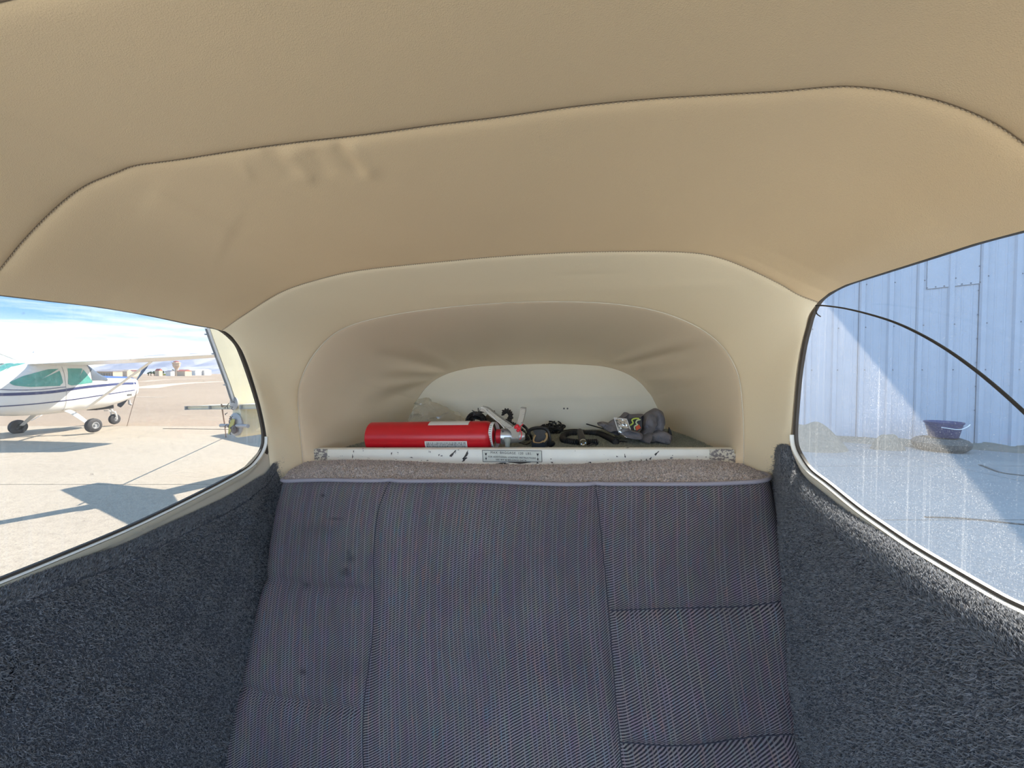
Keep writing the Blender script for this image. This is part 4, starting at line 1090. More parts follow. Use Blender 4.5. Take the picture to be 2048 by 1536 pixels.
# silver foil packet
YK = 1.125
M_FOIL = plain('silver_foil', (.88, .9, .93), .22, .9, bmp=.6, bs=60, bd=.01)
t_ = empty('foil_packet', tuple(at_y(1245, 866, YK)), label='shiny silver foil packet tucked into the grey fleece cloth', cat='packet')
g_ = np.random.default_rng(8); A_, B_, C_, D_ = (1228, 835.5), (1253, 838), (1262, 862), (1238, 866)
rows = []
for v_ in np.linspace(0, 1, 9):
    row = []
    for u_ in np.linspace(0, 1, 9):
        q = [(A_[k] * (1 - u_) + B_[k] * u_) * (1 - v_) + (D_[k] * (1 - u_) + C_[k] * u_) * v_ for k in (0, 1)]; q[0] -= 3 * math.sin(PI * v_) * (1 - 2 * u_) * 0
        row.append(at_y(q[0], q[1], YK - .010 * math.sin(PI * u_) * math.sin(PI * v_) + g_.uniform(-.003, .003)))
    rows.append(row)
mb = MB(); mb.grid(np.array(rows)); R2 = np.array(rows); R2[..., 1] += .006; mb.grid(R2, flip=True); mb.build('foil_sheet', M_FOIL, t_, smooth=False)
mb = MB(); edge_ = np.array([rows[0][i] for i in range(9)] + [rows[i][8] for i in range(1, 9)] ); mb.tube(edge_, .0013, 5); mb.tube([rows[i][0] for i in range(9)], .0013, 5); mb.build('sealed_edge', M_LABEL, t_); settle(t_)
mb = MB(); rows = []
for v_ in np.linspace(0, 1, 5):
    rows.append([at_y(1245 + 12 * u_ + 3 * v_, 869 + 7 * u_ + 6 * v_ * (1 - u_), 1.10 + g_.uniform(-.003, .003)) for u_ in np.linspace(0, 1, 7)])
mb.grid(np.array(rows)); label_thing(mb.build('foil_scrap', M_FOIL, smooth=False), 'small torn scrap of silver foil poking from under the grey fleece cloth', 'foil scrap')
# bright patterned strap
t_ = empty('patterned_strap', tuple(at_y(1270, 852, 1.18)), label='black strap with yellow-green edging and an orange patch inside the grey fleece cloth', cat='strap')
mb = MB(); mb.prism(np.array([at_y(a, b, 1.14) for a, b in ((1254, 840), (1264, 836), (1278, 834), (1284, 838), (1284, 858), (1274, 864), (1262, 858), (1256, 850))]), (0, .01, 0)); mb.build('strap_body', M_DARK, t_, smooth=False)
mb = MB(); mb.tube(smooth_curve([at_y(a, b, 1.133) for a, b in ((1260, 851), (1266, 846), (1264, 840), (1270, 837), (1278, 837))], 20), .0022, 6); mb.build('strap_edging', plain('lime_trim', (.55, .68, .12), .6), t_)
mb = MB(); mb.tube(smooth_curve([at_y(a, b, 1.130) for a, b in ((1281, 839), (1274, 841), (1272, 846), (1275, 849), (1269, 853), (1270, 860))], 20), .0020, 6); mb.build('strap_edging', plain('pale_lime_trim', (.62, .70, .42), .6), t_)
mb = MB(); mb.prism(np.array([at_y(a, b, 1.129) for a, b in ((1271, 853), (1278, 849), (1282, 856), (1273, 861))]), (0, .004, 0)); mb.build('orange_patch', plain('orange_red_patch', (.68, .09, .03), .6), t_, smooth=False); settle(t_)
mb = MB(); mb.prism(np.array([at_y(a, b, 1.16) for a, b in ((1339, 855), (1343, 864), (1344.5, 871), (1337, 868))]), (0, .012, 0)); label_thing(mb.build('plastic_wedge', M_DARK, smooth=False), 'small black pointed plastic piece upright beside the grey fleece cloth', 'plastic piece')
mb = MB(); mb.box(Z0(737, 893) + [0.004, .03, .004], (.016, .02, .008)); label_thing(mb.build('wood_chip', plain('tan_wood', (.5, .32, .16), .7)), 'small tan scrap at the base of the red fire extinguisher', 'scrap')

# ================================================================== OUTSIDE
gz = 0.0
ground = empty('ground', (0, 0, 0), kind='structure')
def slab(l0, l1, d0, d1, mat, name='slab', th=.12, top=0.0, gap=.012):
    a = [C(l0 + gap, d0 + gap), C(l1 - gap, d0 + gap), C(l1 - gap, d1 - gap), C(l0 + gap, d1 - gap)]
    P = np.array(a); P[:, 2] = top - th
    mb = MB(); mb.prism(P, (0, 0, th)); return mb.build(name, mat, ground, smooth=False)
for l0, l1 in ((-34, -22), (-22, -11.5), (-11.5, 0.0)):
    for d0, d1 in ((-9, -.6), (-.6, 6.55), (6.55, 13.9)): slab(l0, l1, d0, d1, M_CONC)
for l0, l1 in ((0, 9), (9, 18)):
    for d0, d1 in ((-9, -1), (-1, 4.95), (4.95, 7.85), (7.85, 13.9)): slab(l0, l1, d0, d1, M_CONC_R)
P = np.array([C(-3000, -60, -.03), C(3000, -60, -.03), C(3000, 5600, -.03), C(-3000, 5600, -.03)]); mb = MB(); mb.add(P, [(0, 1, 2, 3)]); mb.build('joint_bed', M_JOINT, ground, smooth=False)
P = [C(-1500, 13.9, -.1), C(40, 13.9, -.1), C(400, 900, -.1), C(-1500, 900, -.1)]; mb = MB(); mb.prism(np.array(P), (0, 0, .1)); mb.build('asphalt', M_ASPH, ground, smooth=False)
M_DESERT = concrete('desert_soil', (.42, .34, .27), (.52, .43, .35), .02, .2)
P = [C(-4000, 900, -.1), C(2500, 900, -.1), C(2500, 5500, -.1), C(-4000, 5500, -.1)]; mb = MB(); mb.prism(np.array(P), (0, 0, .1)); mb.build('desert', M_DESERT, ground, smooth=False)
def strip(pts, w_, mat, zz=.012, name='painted_line'):
    P = smooth_curve(np.array([C(a, b, zz) for a, b in pts]), 40); T = np.gradient(P, axis=0); T /= np.linalg.norm(T, axis=1)[:, None]; Nn = np.stack([-T[:, 1], T[:, 0], 0 * T[:, 0]], 1)
    mb = MB(); mb.grid(np.array([P - Nn * w_ / 2, P + Nn * w_ / 2, P + Nn * w_ / 2 - [0, 0, .01], P - Nn * w_ / 2 - [0, 0, .01], P - Nn * w_ / 2])); return mb.build(name, mat, ground, smooth=False)
def gp(px, py): # lateral, depth of a ground pixel
    p_ = at_z(px, py, 0.0); return (p_ @ RIGHT, p_ @ FWDH)
strip([gp(280, 777), gp(330, 770), gp(380, 766), gp(440, 763)], 3.2, M_WHITELINE); strip([gp(285, 763), gp(340, 759), gp(430, 756)], 2.0, M_WHITELINE); strip([gp(200, 752), gp(330, 752), gp(440, 751)], 8, M_WHITELINE)
strip([gp(255, 793.5), gp(330, 795)], .25, M_WHITELINE)
strip([(-12, 13.2), (-5, 12.7)], .03, M_JOINT, name='tar_crack'); strip([gp(1850, 1035), gp(1930, 1038), gp(2048, 1050)], .03, M_JOINT, name='tar_crack')
strip([gp(1960, 930), gp(2000, 945), gp(2048, 952)], .05, M_JOINT, name='tar_crack')
# rough dirt verge along the hangar
wd = np.array([1, -.42]) / math.hypot(1, .42)     # wall direction (lateral, depth)
W0 = np.array([12.1, 10.0])
def wp(s, off=0.0): # point on hangar wall line: s along, off out towards the viewer
    q = W0 + wd * s + np.array([-wd[1], wd[0]]) * -off; return q
M_VERGE = concrete('dirt_verge', (.16, .145, .12), (.26, .235, .19), 3, .6)
gx, gy = np.meshgrid(np.linspace(-8, 5.5, 130), np.linspace(-.3, 1.0, 26))
Pv = np.zeros(gx.shape + (3,))
for i in range(gx.shape[0]):
    for j in range(gx.shape[1]):
        wid = .75 + .25 * nz3(gx[i, j], 0, 0, .9); q = wp(gx[i, j], gy[i, j] * wid)
        h_ = .10 * max(0, 1 - gy[i, j]) ** .8 * (1 + .6 * nz3(gx[i, j], gy[i, j], 0, 2.3)) if gy[i, j] < 1 else 0
        Pv[i, j] = C(q[0], q[1], h_ - .004)
grid_obj('dirt_verge', Pv, M_VERGE, ground, flip=True)
settle(ground)

# hangar
M_SHEET = plain('pale_blue_sheet', (.345, .38, .44), .32, var=.08, vs=2.5)
hangar = empty('hangar', tuple(C(*wp(0))), label='pale ribbed metal hangar seen through the dusty window', cat='building')
H = 9.6
n_out = np.array([wd[1], -wd[0]])         # towards the viewer (lateral, depth)
sheetw = 1.22
def wall_pt(s, off, zz): q = W0 + wd * s + n_out * off; return C(q[0], q[1], zz)
prof = []
for base_s in (0, .61):
    prof += [(base_s + .0, .0), (base_s + .03, .055), (base_s + .12, .055), (base_s + .15, 0), (base_s + .27, .0), (base_s + .285, .008), (base_s + .31, .008), (base_s + .325, 0), (base_s + .45, 0), (base_s + .465, .008), (base_s + .49, .008), (base_s + .505, 0)]
prof.append((1.215, 0))
s_start = -.03 - sheetw * 6
for k in range(15):
    s0 = s_start + k * sheetw
    lift = .0 if k % 2 else .006
    rows = np.array([[wall_pt(s0 + s, o_ + lift, zz) for s, o_ in prof] for zz in (.02, 3.1, 6.2, H)])
    mb = MB(); mb.grid(rows); mb.build('wall_sheet', M_SHEET, hangar, smooth=False)
M_LAP = plain('dark_lap', (.10, .11, .14), .6)
for k in (6, 7, 4):
    s0 = s_start + k * sheetw
    mb = MB(); mb.prism(np.array([wall_pt(s0 - .008, .009, .02), wall_pt(s0 + .002, .009, .02), wall_pt(s0 + .002, .009, H), wall_pt(s0 - .008, .009, H)]), tuple(C(*(n_out * .004)))); mb.build('sheet_lap', M_LAP, hangar, smooth=False)
# a short overlapping sheet above a row of screws
s1 = s_start + 6 * sheetw
zj = 1.9 + (748 - 577) / F * 10.2
mb = MB(); mb.prism(np.array([wall_pt(s1 - 1.02, .012, zj), wall_pt(s1 - .01, .012, zj + .06), wall_pt(s1 - .01, .012, zj + 2.2), wall_pt(s1 - 1.02, .012, zj + 2.2)]), tuple(C(*(n_out * .010)))); mb.build('patch_sheet', M_SHEET, hangar, smooth=False)
mb = MB(); mb.prism(np.array([wall_pt(s1 - 1.02, .012, zj - .012), wall_pt(s1 - .01, .012, zj + .048), wall_pt(s1 - .01, .012, zj + .06), wall_pt(s1 - 1.02, .012, zj)]), tuple(C(*(n_out * .012)))); mb.build('patch_edge', M_LAP, hangar, smooth=False)
mb = MB()
for s_, z_ in [(s1 - 1.02 + .17 * i, zj + .03 + .01 * i) for i in range(7)] + [(s1 - .02, zj + .5 - .62 * i) for i in range(7)] + [(s_start + .15 + .61 * i, zq) for i in range(16) for zq in (2.0, 3.2, 4.4)]:
    mb.lathe([(0, .018), (.006, .012)], wall_pt(s_, .028, z_), C(*n_out), 6)
mb.build('wall_screws', M_LAP, hangar, kind='stuff')
a0, a1 = s_start, s_start + 15 * sheetw
mb = MB()
bx_ = [W0 + wd * a0 + n_out * -.05, W0 + wd * a1 + n_out * -.05, W0 + wd * a1 + n_out * -14, W0 + wd * a0 + n_out * -14]
mb.prism(np.array([C(q[0], q[1], 0) for q in bx_]), (0, 0, H - .05)); mb.build('hangar_body', M_SHEET, hangar, smooth=False)
mb = MB(); mid0, mid1 = (np.array(bx_[0]) + bx_[3]) / 2, (np.array(bx_[1]) + bx_[2]) / 2
V = [C(*bx_[0], H - .05), C(*bx_[1], H - .05), C(*bx_[2], H - .05), C(*bx_[3], H - .05), C(*mid0, H + 1.0), C(*mid1, H + 1.0)]
mb.add(V, [(0, 1, 5, 4), (2, 3, 4, 5), (0, 4, 3), (1, 2, 5)]); mb.build('hangar_roof', M_SHEET, hangar, smooth=False)
settle(hangar)

# tyre and blue tub against the hangar, and a heap of spoil further along
M_TYRE = plain('black_tyre', (.035, .035, .037), .8, var=.3, vs=20, bmp=.4, bs=40, bd=.01)
M_OLDTYRE = plain('weathered_tyre', (.07, .068, .062), .9, var=.4, vs=14, bmp=.5, bs=40, bd=.02)
def torus_rows(c, R, r, zs, axis=(0, 0, 1), n=40, m=14):
    prof = [(r * zs * math.sin(a), R + r * math.cos(a)) for a in np.linspace(-PI, PI, m)]
    return prof
def gpt(px, py): p_ = at_z(px, py, 0.0); return p_
tc_ = gpt(1866, 903); dcm = tc_ @ FWDH
t_ = empty('old_tyre', tuple(tc_), label='weathered dark tyre lying flat against the hangar under the blue tub', cat='tyre')
wpx = dcm / F
mb = MB(); mb.lathe([(0, .34), (.02, .42), (.10, .50), (.20, .52), (.28, .46), (.32, .36), (.30, .28), (.22, .24), (.08, .24), (0, .34)], tc_ + C(.35, .15), (0, 0, 1), 40, caps=False); mb.build('tyre_carcass', M_OLDTYRE, t_); 
mb = MB(); mb.lathe([(.05, .02), (.05, .25)], tc_ + C(.35, .15), (0, 0, 1), 24); mb.build('tyre_fill', M_VERGE, t_); settle(t_)
bc_ = C(tc_ @ RIGHT + .42, dcm + .16, .325)
t_ = empty('tub', tuple(bc_), label='dark blue plastic tub standing on the old tyre beside the hangar', cat='tub')
M_TUB = plain('navy_plastic', (.022, .025, .11), .4, var=.3, vs=6)
mb = MB(); mb.lathe([(0, .24), (.02, .26), (.34, .325), (.345, .345), (.385, .35), (.387, .33), (.36, .31), (.03, .24), (.03, .01)], bc_, (0, 0, 1), 40); mb.build('tub_body', M_TUB, t_)
mb = MB(); mb.lathe([(.27, .315), (.275, .326), (.285, .326), (.29, .318)], bc_, (0, 0, 1), 40, caps=False); mb.build('tub_rim_band', M_TUB, t_)
mb = MB(); mb.tube(smooth_curve([bc_ + C(-.28, -.2, .27), bc_ + C(-.05, -.36, .24), bc_ + C(.1, -.4, .30), bc_ + C(.2, -.38, .36)], 14), .010, 6); mb.build('bail_handle', M_LABEL, t_); settle(t_)
gx, gy = np.meshgrid(np.linspace(0, 2 * PI, 60), np.linspace(0, 1, 22))
def mound(px0, px1, pyb, pyt, name, label, mat, seedv, dd=.8):
    A, B = gpt(px0, pyb), gpt(px1, pyb); c = (A + B) / 2; d = c @ FWDH; hw_ = np.linalg.norm(B - A) / 2; h_ = (pyb - pyt) / F * d
    P = np.zeros(gx.shape + (3,)); r_ = gy
    for i in range(gx.shape[0]):
        for j in range(gx.shape[1]):
            q = r_[i, j]; a = gx[i, j]; hz = h_ * (1 - q ** 2.4); nn_ = nz3(math.cos(a) * q, math.sin(a) * q, 0, 2.2, seedv) * .28 * h_ * (1 - q)
            P[i, j] = c + C(hw_ * q * math.cos(a), hw_ * dd * q * math.sin(a) + hw_ * dd, hz + nn_)
    return tag(grid_obj(name, P, mat, None, flip=False), label, 'mound')
mound(1588, 1732, 906, 855, 'dirt_mound', 'rounded grey heap of rubble by the hangar, near the window post', M_VERGE, 3)
mound(1762, 1826, 902, 872, 'dirt_mound', 'low heap of dark dirt beside the old tyre', M_VERGE, 8, .6)

# ------------------------------------------------------------------ light aircraft
M_WHITE = plain('white_aircraft_paint', (.80, .80, .78), .3)
M_WHITE2 = plain('aged_cream_paint', (.72, .66, .47), .45, var=.12, vs=3)
M_NAVY = plain('navy_stripe', (.045, .06, .17), .35)
M_SUNSHADE = plain('green_window_foil', (.10, .36, .32), .25, var=.45, vs=7, bmp=.5, bs=20, bd=.02)
M_SCREEN = plain('dark_windscreen', (.12, .14, .17), .12, var=.4, vs=4)
M_BARE = plain('grey_bare_metal', (.38, .39, .40), .45, .4, var=.15, vs=5)
M_PROP = plain('dark_prop', (.05, .065, .10), .3)
M_TYRE2 = plain('aircraft_tyre', (.04, .04, .045), .7)
M_ZINC = plain('zinc_chromate', (.45, .42, .10), .6, var=.2, vs=20)
FUS = np.array([  # X, half width, bottom, top
    (2.28, .20, 1.02, 1.46), (2.22, .34, .92, 1.56), (2.0, .42, .82, 1.60), (1.6, .48, .70, 1.63), (1.15, .53, .62, 1.66), (.95, .54, .61, 1.78), (.62, .54, .60, 2.12), (.3, .54, .60, 2.17), (-.4, .54, .60, 2.16),
    (-.9, .52, .64, 2.08), (-1.3, .47, .70, 1.92), (-1.7, .41, .77, 1.76), (-2.6, .30, .88, 1.62), (-3.6, .21, .97, 1.50), (-4.6, .13, 1.04, 1.40), (-5.25, .085, 1.07, 1.33)])[::-1]
def fus(X): return [np.interp(X, FUS[:, 0], FUS[:, k]) for k in (1, 2, 3)]
def side_y(X, Z, off=.008):
    hw_, zb_, zt_ = fus(X); zc = (zb_ + zt_) / 2; h_ = (zt_ - zb_) / 2; q = min(.999, abs((Z - zc) / h_)); return hw_ * (1 - q ** 3.2) ** (1 / 3.2) + off
def side_poly(poly, s_, off=.008, nsub=6):
    """polygon on the fuselage side, as a patch that follows the skin"""
    P = resample(np.vstack([poly, poly[:1]]), 48)[:-1]; c = P.mean(0); rows = []
    for q in np.linspace(0, 1, nsub): rows.append([(x, s_ * side_y(x, z_, off), z_) for x, z_ in (c + (P - c) * q)])
    rows.append([(x, s_ * (side_y(x, z_, off) - .02), z_) for x, z_ in P])
    return np.array(rows)
def side_ribbon(pts, w_, s_, off=.007):
    P = smooth_curve(pts, 40); T = np.gradient(P, axis=0); T /= np.linalg.norm(T, axis=1)[:, None]; Nn = np.stack([-T[:, 1], T[:, 0]], 1)
    return np.array([[(x, s_ * side_y(x, z_, off), z_) for x, z_ in P + Nn * k] for k in (-w_ / 2, 0, w_ / 2)])
def airfoil(xle, chord, y, z_, th=.12):
    out = []
    for x, u_ in ((0, 0), (.03, .35), (.12, .75), (.3, 1), (.55, .8), (.8, .4), (1, .04)): out.append((xle - x * chord, y, z_ + u_ * th * chord * .65))
    for x, l_ in ((1, 0), (.8, .12), (.5, .3), (.2, .42), (.04, .25)): out.append((xle - x * chord, y, z_ - l_ * th * chord * .5))
    return out
def make_plane(label, paint, complete=True):
    r = empty('light_aircraft', (0, 0, 0), label=label, cat='aircraft')
    rows = []
    FU = FUS.copy()
    if not complete: FU[0, 1:3] = (.13, .80); FU[1, 1:3] = (.17, .80); FU[2, 2] = .84
    for X, hw_, zb_, zt_ in FU:
        zc, h_ = (zb_ + zt_) / 2, (zt_ - zb_) / 2; row = []
        for a in np.linspace(0, 2 * PI, 36, endpoint=False):
            ca, sa = math.cos(a), math.sin(a); e = 2 / 3.2
            row.append((X, hw_ * math.copysign(abs(ca) ** e, ca), zc + h_ * math.copysign(abs(sa) ** e, sa)))
        rows.append(row)
    rows = np.array(rows); fine = []
    for i in range(len(rows) - 1):
        for q in np.linspace(0, 1, 4, endpoint=False): fine.append(rows[i] * (1 - q) + rows[i + 1] * q)
    fine.append(rows[-1]); mb = MB(); mb.grid(np.array(fine), closed_u=True, flip=True); mb.add(np.array(fine[-1]), [tuple(range(36))])
    if not complete: mb.add(np.array(fine[0]), [tuple(range(36))[::-1]])
    mb.build('fuselage', paint, r)
    for s_ in (-1, 1):
        mb = MB(); mb.grid(np.array([airfoil(.86, 1.63, s_ * .2, 2.03), airfoil(.86, 1.63, s_ * 2.6, 2.09), airfoil(.72, 1.12, s_ * 5.4, 2.19), airfoil(.55, .7, s_ * 5.5, 2.22, .05)]), closed_u=True); mb.add(np.array(airfoil(.55, .7, s_ * 5.5, 2.22, .05)), [tuple(range(12))])
        mb.build('wing', paint, r)
        mb = MB(); mb.tube([(.42, s_ * .50, .68), (.36, s_ * 2.7, 2.06)], .035, 10, flat=(1.5, .7)); mb.build('wing_strut', paint, r)
        if complete:
            mb = MB(); mb.tube(smooth_curve([(0, s_ * .42, .66), (.0, s_ * .62, .56), (0, s_ * 1.02, .26)], 10), np.linspace(.07, .045, 10), 8, flat=(1.4, .45)); mb.build('gear_leg', paint, r)
            mb = MB(); mb.lathe([(-.075, .09), (-.08, .15), (-.05, .20), (0, .212), (.05, .20), (.08, .15), (.075, .09)], (0, s_ * 1.15, .212), (0, 1, 0), 28, caps=False); wh = mb.build('main_wheel', M_TYRE2, r)
            mb = MB(); mb.lathe([(.05 * s_, .11), (.075 * s_, .105), (.078 * s_, .085), (.055 * s_, .075), (.05 * s_, .035), (.078 * s_, .03), (.08 * s_, 0)], (0, s_ * 1.15, .212), (0, 1, 0), 16, caps=False); mb.build('wheel_hub', M_BARE, wh)
    # tail surfaces
    mb = MB(); 
    def blade(P0, P1, th): # tapered plate between two edges given as (X,Z) lists
        pass
    fin_le = np.array([(-3.3, 1.50), (-4.15, 1.62), (-4.5, 1.85), (-5.12, 2.62), (-5.22, 2.68)]); fin_te = np.array([(-5.22, 1.30), (-5.27, 1.45), (-5.33, 1.7), (-5.56, 2.5), (-5.60, 2.66)])
    A, B = resample(fin_le, 14), resample(fin_te, 14); rows = []
    for q, w_ in ((0, 0), (.06, .5), (.3, 1), (.7, 1), (1, .75)):
        P = A * (1 - q) + B * q; rows.append(np.stack([P[:, 0], w_ * .045 * np.linspace(1, .55, 14), P[:, 1]], 1))
    left = np.array(rows); rt = left.copy(); rt[:, :, 1] *= -1
    mb = MB(); mb.grid(np.concatenate([left, rt[::-1]])); mb.add(np.array([left[k][-1] for k in range(5)] + [rt[k][-1] for k in range(4, 0, -1)]), [tuple(range(9))]); mb.build('fin', paint, r)
    for s_ in (-1, 1):
        zs = 1.33
        mb = MB(); R0 = [(-4.42, 0), (-4.5, .045), (-4.8, .06), (-5.22, .045), (-5.22, -.045), (-4.8, -.045), (-4.5, -.03)]; R1 = [(-4.78, 0), (-4.82, .025), (-5.0, .035), (-5.22, .03), (-5.22, -.03), (-5.0, -.03), (-4.82, -.02)]
        mb.grid(np.array([[(x, s_ * .05, zs + z_) for x, z_ in R0], [(x, s_ * 1.55, zs + z_) for x, z_ in R1], [(x + (-.06 if x > -5.1 else 0), s_ * 1.72, zs + z_ * .6) for x, z_ in R1]]), closed_u=True)
        mb.add([(x + (-.06 if x > -5.1 else 0), s_ * 1.72, zs + z_ * .6) for x, z_ in R1], [tuple(range(7))]); mb.build('stabilizer', paint, r)
    if complete:
        mb = MB(); te = np.array([(-5.5, 1.25), (-5.62, 1.45), (-5.86, 2.3), (-5.88, 2.66)]); B2 = resample(te, 14); Bh = B + [-.015, 0]
        rows = [np.stack([Bh[:, 0], .03 * np.ones(14), Bh[:, 1]], 1), np.stack([B2[:, 0], .004 * np.ones(14), B2[:, 1]], 1), np.stack([B2[:, 0], -.004 * np.ones(14), B2[:, 1]], 1), np.stack([Bh[:, 0], -.03 * np.ones(14), Bh[:, 1]], 1)]
        mb.grid(np.array(rows)); mb.build('rudder', paint, r)
        for s_ in (-1, 1):
            mb = MB(); mb.prism(np.array([(-5.24, s_ * .06, 1.31), (-5.24, s_ * 1.7, 1.31), (-5.62, s_ * 1.65, 1.325), (-5.68, s_ * .12, 1.325)]), (0, 0, .03)); mb.build('elevator', paint, r)
        # propeller, spinner, nose leg, glazing, stripes, aerials
        pr = empty('propeller', (0, 0, 0), parent=r)
        mb = MB(); mb.lathe([(0, .15), (.08, .14), (.2, .09), (.28, .02), (.285, .001)], (2.27, 0, 1.27), (1, 0, 0), 20); mb.build('spinner', M_WHITE, pr)
        for k in (0, 1):
            a = math.radians(52 + 180 * k); d = np.array([0, -math.cos(a), math.sin(a)]); c = np.array([2.36, 0, 1.27]); w2 = np.array([0, math.sin(a), math.cos(a)])
            rows = []
            for q, cw, tw in ((.08, .05, 1.0), (.25, .085, .8), (.55, .10, .5), (.85, .085, .3), (.94, .06, .25)):
                m_v = c + d * q; ch = w2 * math.cos(tw) + np.array([1, 0, 0]) * math.sin(tw); tn = np.cross(ch, d)
                rows.append([m_v + ch * cw, m_v + tn * .012, m_v - ch * cw, m_v - tn * .012])
            mb = MB(); mb.grid(np.array(rows), closed_u=True); mb.add(rows[-1], [(0, 1, 2, 3)]); mb.build('propeller_blade', M_PROP, pr)
        mb = MB(); mb.tube([(1.45, 0, .75), (1.62, 0, .40)], .035, 10); mb.tube(smooth_curve([(1.62, .07, .42), (1.64, .09, .3), (1.65, .09, .18)], 8), .02, 6); mb.tube(smooth_curve([(1.62, -.07, .42), (1.64, -.09, .3), (1.65, -.09, .18)], 8), .02, 6); mb.tube([(1.62, -.08, .42), (1.62, .08, .42)], .03, 8); mb.tube([(1.35, 0, .5), (1.6, 0, .45)], .02, 6); mb.build('nose_leg', M_WHITE, r)
        mb = MB(); mb.lathe([(-.055, .07), (-.06, .12), (-.04, .165), (0, .178), (.04, .165), (.06, .12), (.055, .07)], (1.65, 0, .178), (0, 1, 0), 28, caps=False); wh = mb.build('nose_wheel', M_TYRE2, r)
        mb = MB(); mb.lathe([(-.06, .02), (-.05, .075), (.05, .075), (.06, .02)], (1.65, 0, .178), (0, 1, 0), 14); mb.build('wheel_hub', M_BARE, wh)
        mb = MB(); mb.box((1.25, 0, .62), (.5, .35, .12)); mb.build('exhaust_fairing', M_DARK2, r)
        for s_ in (-1, 1):
            for poly, nm, mt in (([(.40, 1.90), (.02, 1.91), (-.04, 1.45), (.05, 1.40), (.62, 1.46)], 'door_window', M_SUNSHADE), ([(-.20, 1.90), (-.45, 1.89), (-1.0, 1.72), (-1.28, 1.56), (-1.2, 1.48), (-.9, 1.42), (-.25, 1.41), (-.16, 1.5)], 'rear_window', M_SUNSHADE),
                                 ([(-1.36, 1.80), (-1.05, 1.99), (-.75, 2.07), (-1.0, 2.07), (-1.45, 1.83)], 'upper_rear_window', M_SUNSHADE)):
                mb = MB(); mb.grid(side_poly(np.array(poly), s_)); mb.build(nm, mt, r)
            mb = MB(); mb.grid(side_ribbon([(2.1, 1.36), (1.4, 1.37), (.4, 1.33), (-.4, 1.25), (-1.2, 1.25), (-2.6, 1.33), (-4.5, 1.32)], .075, s_)); mb.build('side_stripe', M_NAVY, r)
            mb = MB(); mb.grid(side_ribbon([(-.1, 1.37), (-.7, 1.335), (-1.2, 1.36), (-1.6, 1.42)], .018, s_)); mb.build('pin_stripe', M_NAVY, r)
            mb = MB(); mb.grid(side_ribbon([(2.0, 1.13), (1.0, 1.06), (0, .98), (-1.2, .95), (-3, 1.02), (-4.6, 1.1)], .028, s_)); mb.build('pin_stripe', M_NAVY, r)
            mb = MB(); mb.grid(side_ribbon([(-.10, .66), (-.10, 1.0), (-.10, 1.5), (-.10, 1.97)], .012, s_)); mb.build('door_seam', M_BARE, r)
        # windscreen wraps over the front of the cabin
        rows = []
        for X in np.linspace(1.12, .60, 7):
            hw_, zb_, zt_ = fus(X); zc, h_ = (zb_ + zt_) / 2, (zt_ - zb_) / 2; row = []
            for a in np.linspace(math.radians(3), math.radians(177), 34): ca, sa = math.cos(a), math.sin(a); e = 2 / 3.2; row.append((X, (hw_ + .006) * math.copysign(abs(ca) ** e, ca), zc + (h_ + .006) * abs(sa) ** e))
            rows.append(row)
        rows = np.array(rows); keep = rows.copy(); keep[:, :, 2] = np.maximum(keep[:, :, 2], 1.52)
        mb = MB(); mb.grid(keep); mb.build('windscreen', M_SCREEN, r)
        mb = MB(); rows = []
        for X in np.linspace(2.15, 1.14, 8):
            hw_, zb_, zt_ = fus(X); zc, h_ = (zb_ + zt_) / 2, (zt_ - zb_) / 2; rows.append([(X, (hw_ + .005) * math.copysign(abs(math.cos(a)) ** .625, math.cos(a)), zc + (h_ + .005) * abs(math.sin(a)) ** .625) for a in np.linspace(math.radians(48), math.radians(132), 14)])
        mb.grid(np.array(rows)); mb.build('anti_glare_panel', plain('blue_cowl_top', (.08, .15, .42), .4), r)
        for X in (.05, -.75):
            mb = MB(); mb.tube([(X, -.12, 2.12), (X - .50, -.12, 2.38)], .022, 6); mb.build('aerial', M_WHITE, r)
        mb = MB(); mb.tube([(-.6, -.4, .62), (-.85, -.4, .50)], .01, 6); mb.build('step_rod', M_WHITE, r)
        mb = MB(); mb.tube([(2.0, -.2, .78), (1.95, -.24, .66), (2.0, -.26, .62)], .035, 8); mb.build('exhaust_pipe', M_BARE, r)
        mb = MB()
        for k in range(4): X = 1.86 - k * .05; mb.box((X, -side_y(X, .98, .006), .98), (.022, .006, .07 - .02 * (k % 2)))
        mb.build('cowl_marking', M_INK, r, smooth=False)
    else:
        # bare hinge spars where rudder and elevators have been taken off
        P = np.stack([B[:, 0] - .02, 0 * B[:, 0], B[:, 1]], 1); P = P[1:]
        rows = np.array([P + [0, .036, 0], P + [-.035, .036, 0], P + [-.035, .030, 0], P + [-.006, .030, 0], P + [-.006, -.030, 0], P + [-.035, -.030, 0], P + [-.035, -.036, 0], P + [0, -.036, 0]])
        mb = MB(); mb.grid(rows); mb.build('rudder_spar', M_BARE, r, smooth=False)
        for q in (3, 8, 11): mb = MB(); mb.box(P[q] + [-.05, 0, 0], (.06, .03, .02)); mb.build('hinge_bracket', M_BARE, r, smooth=False)
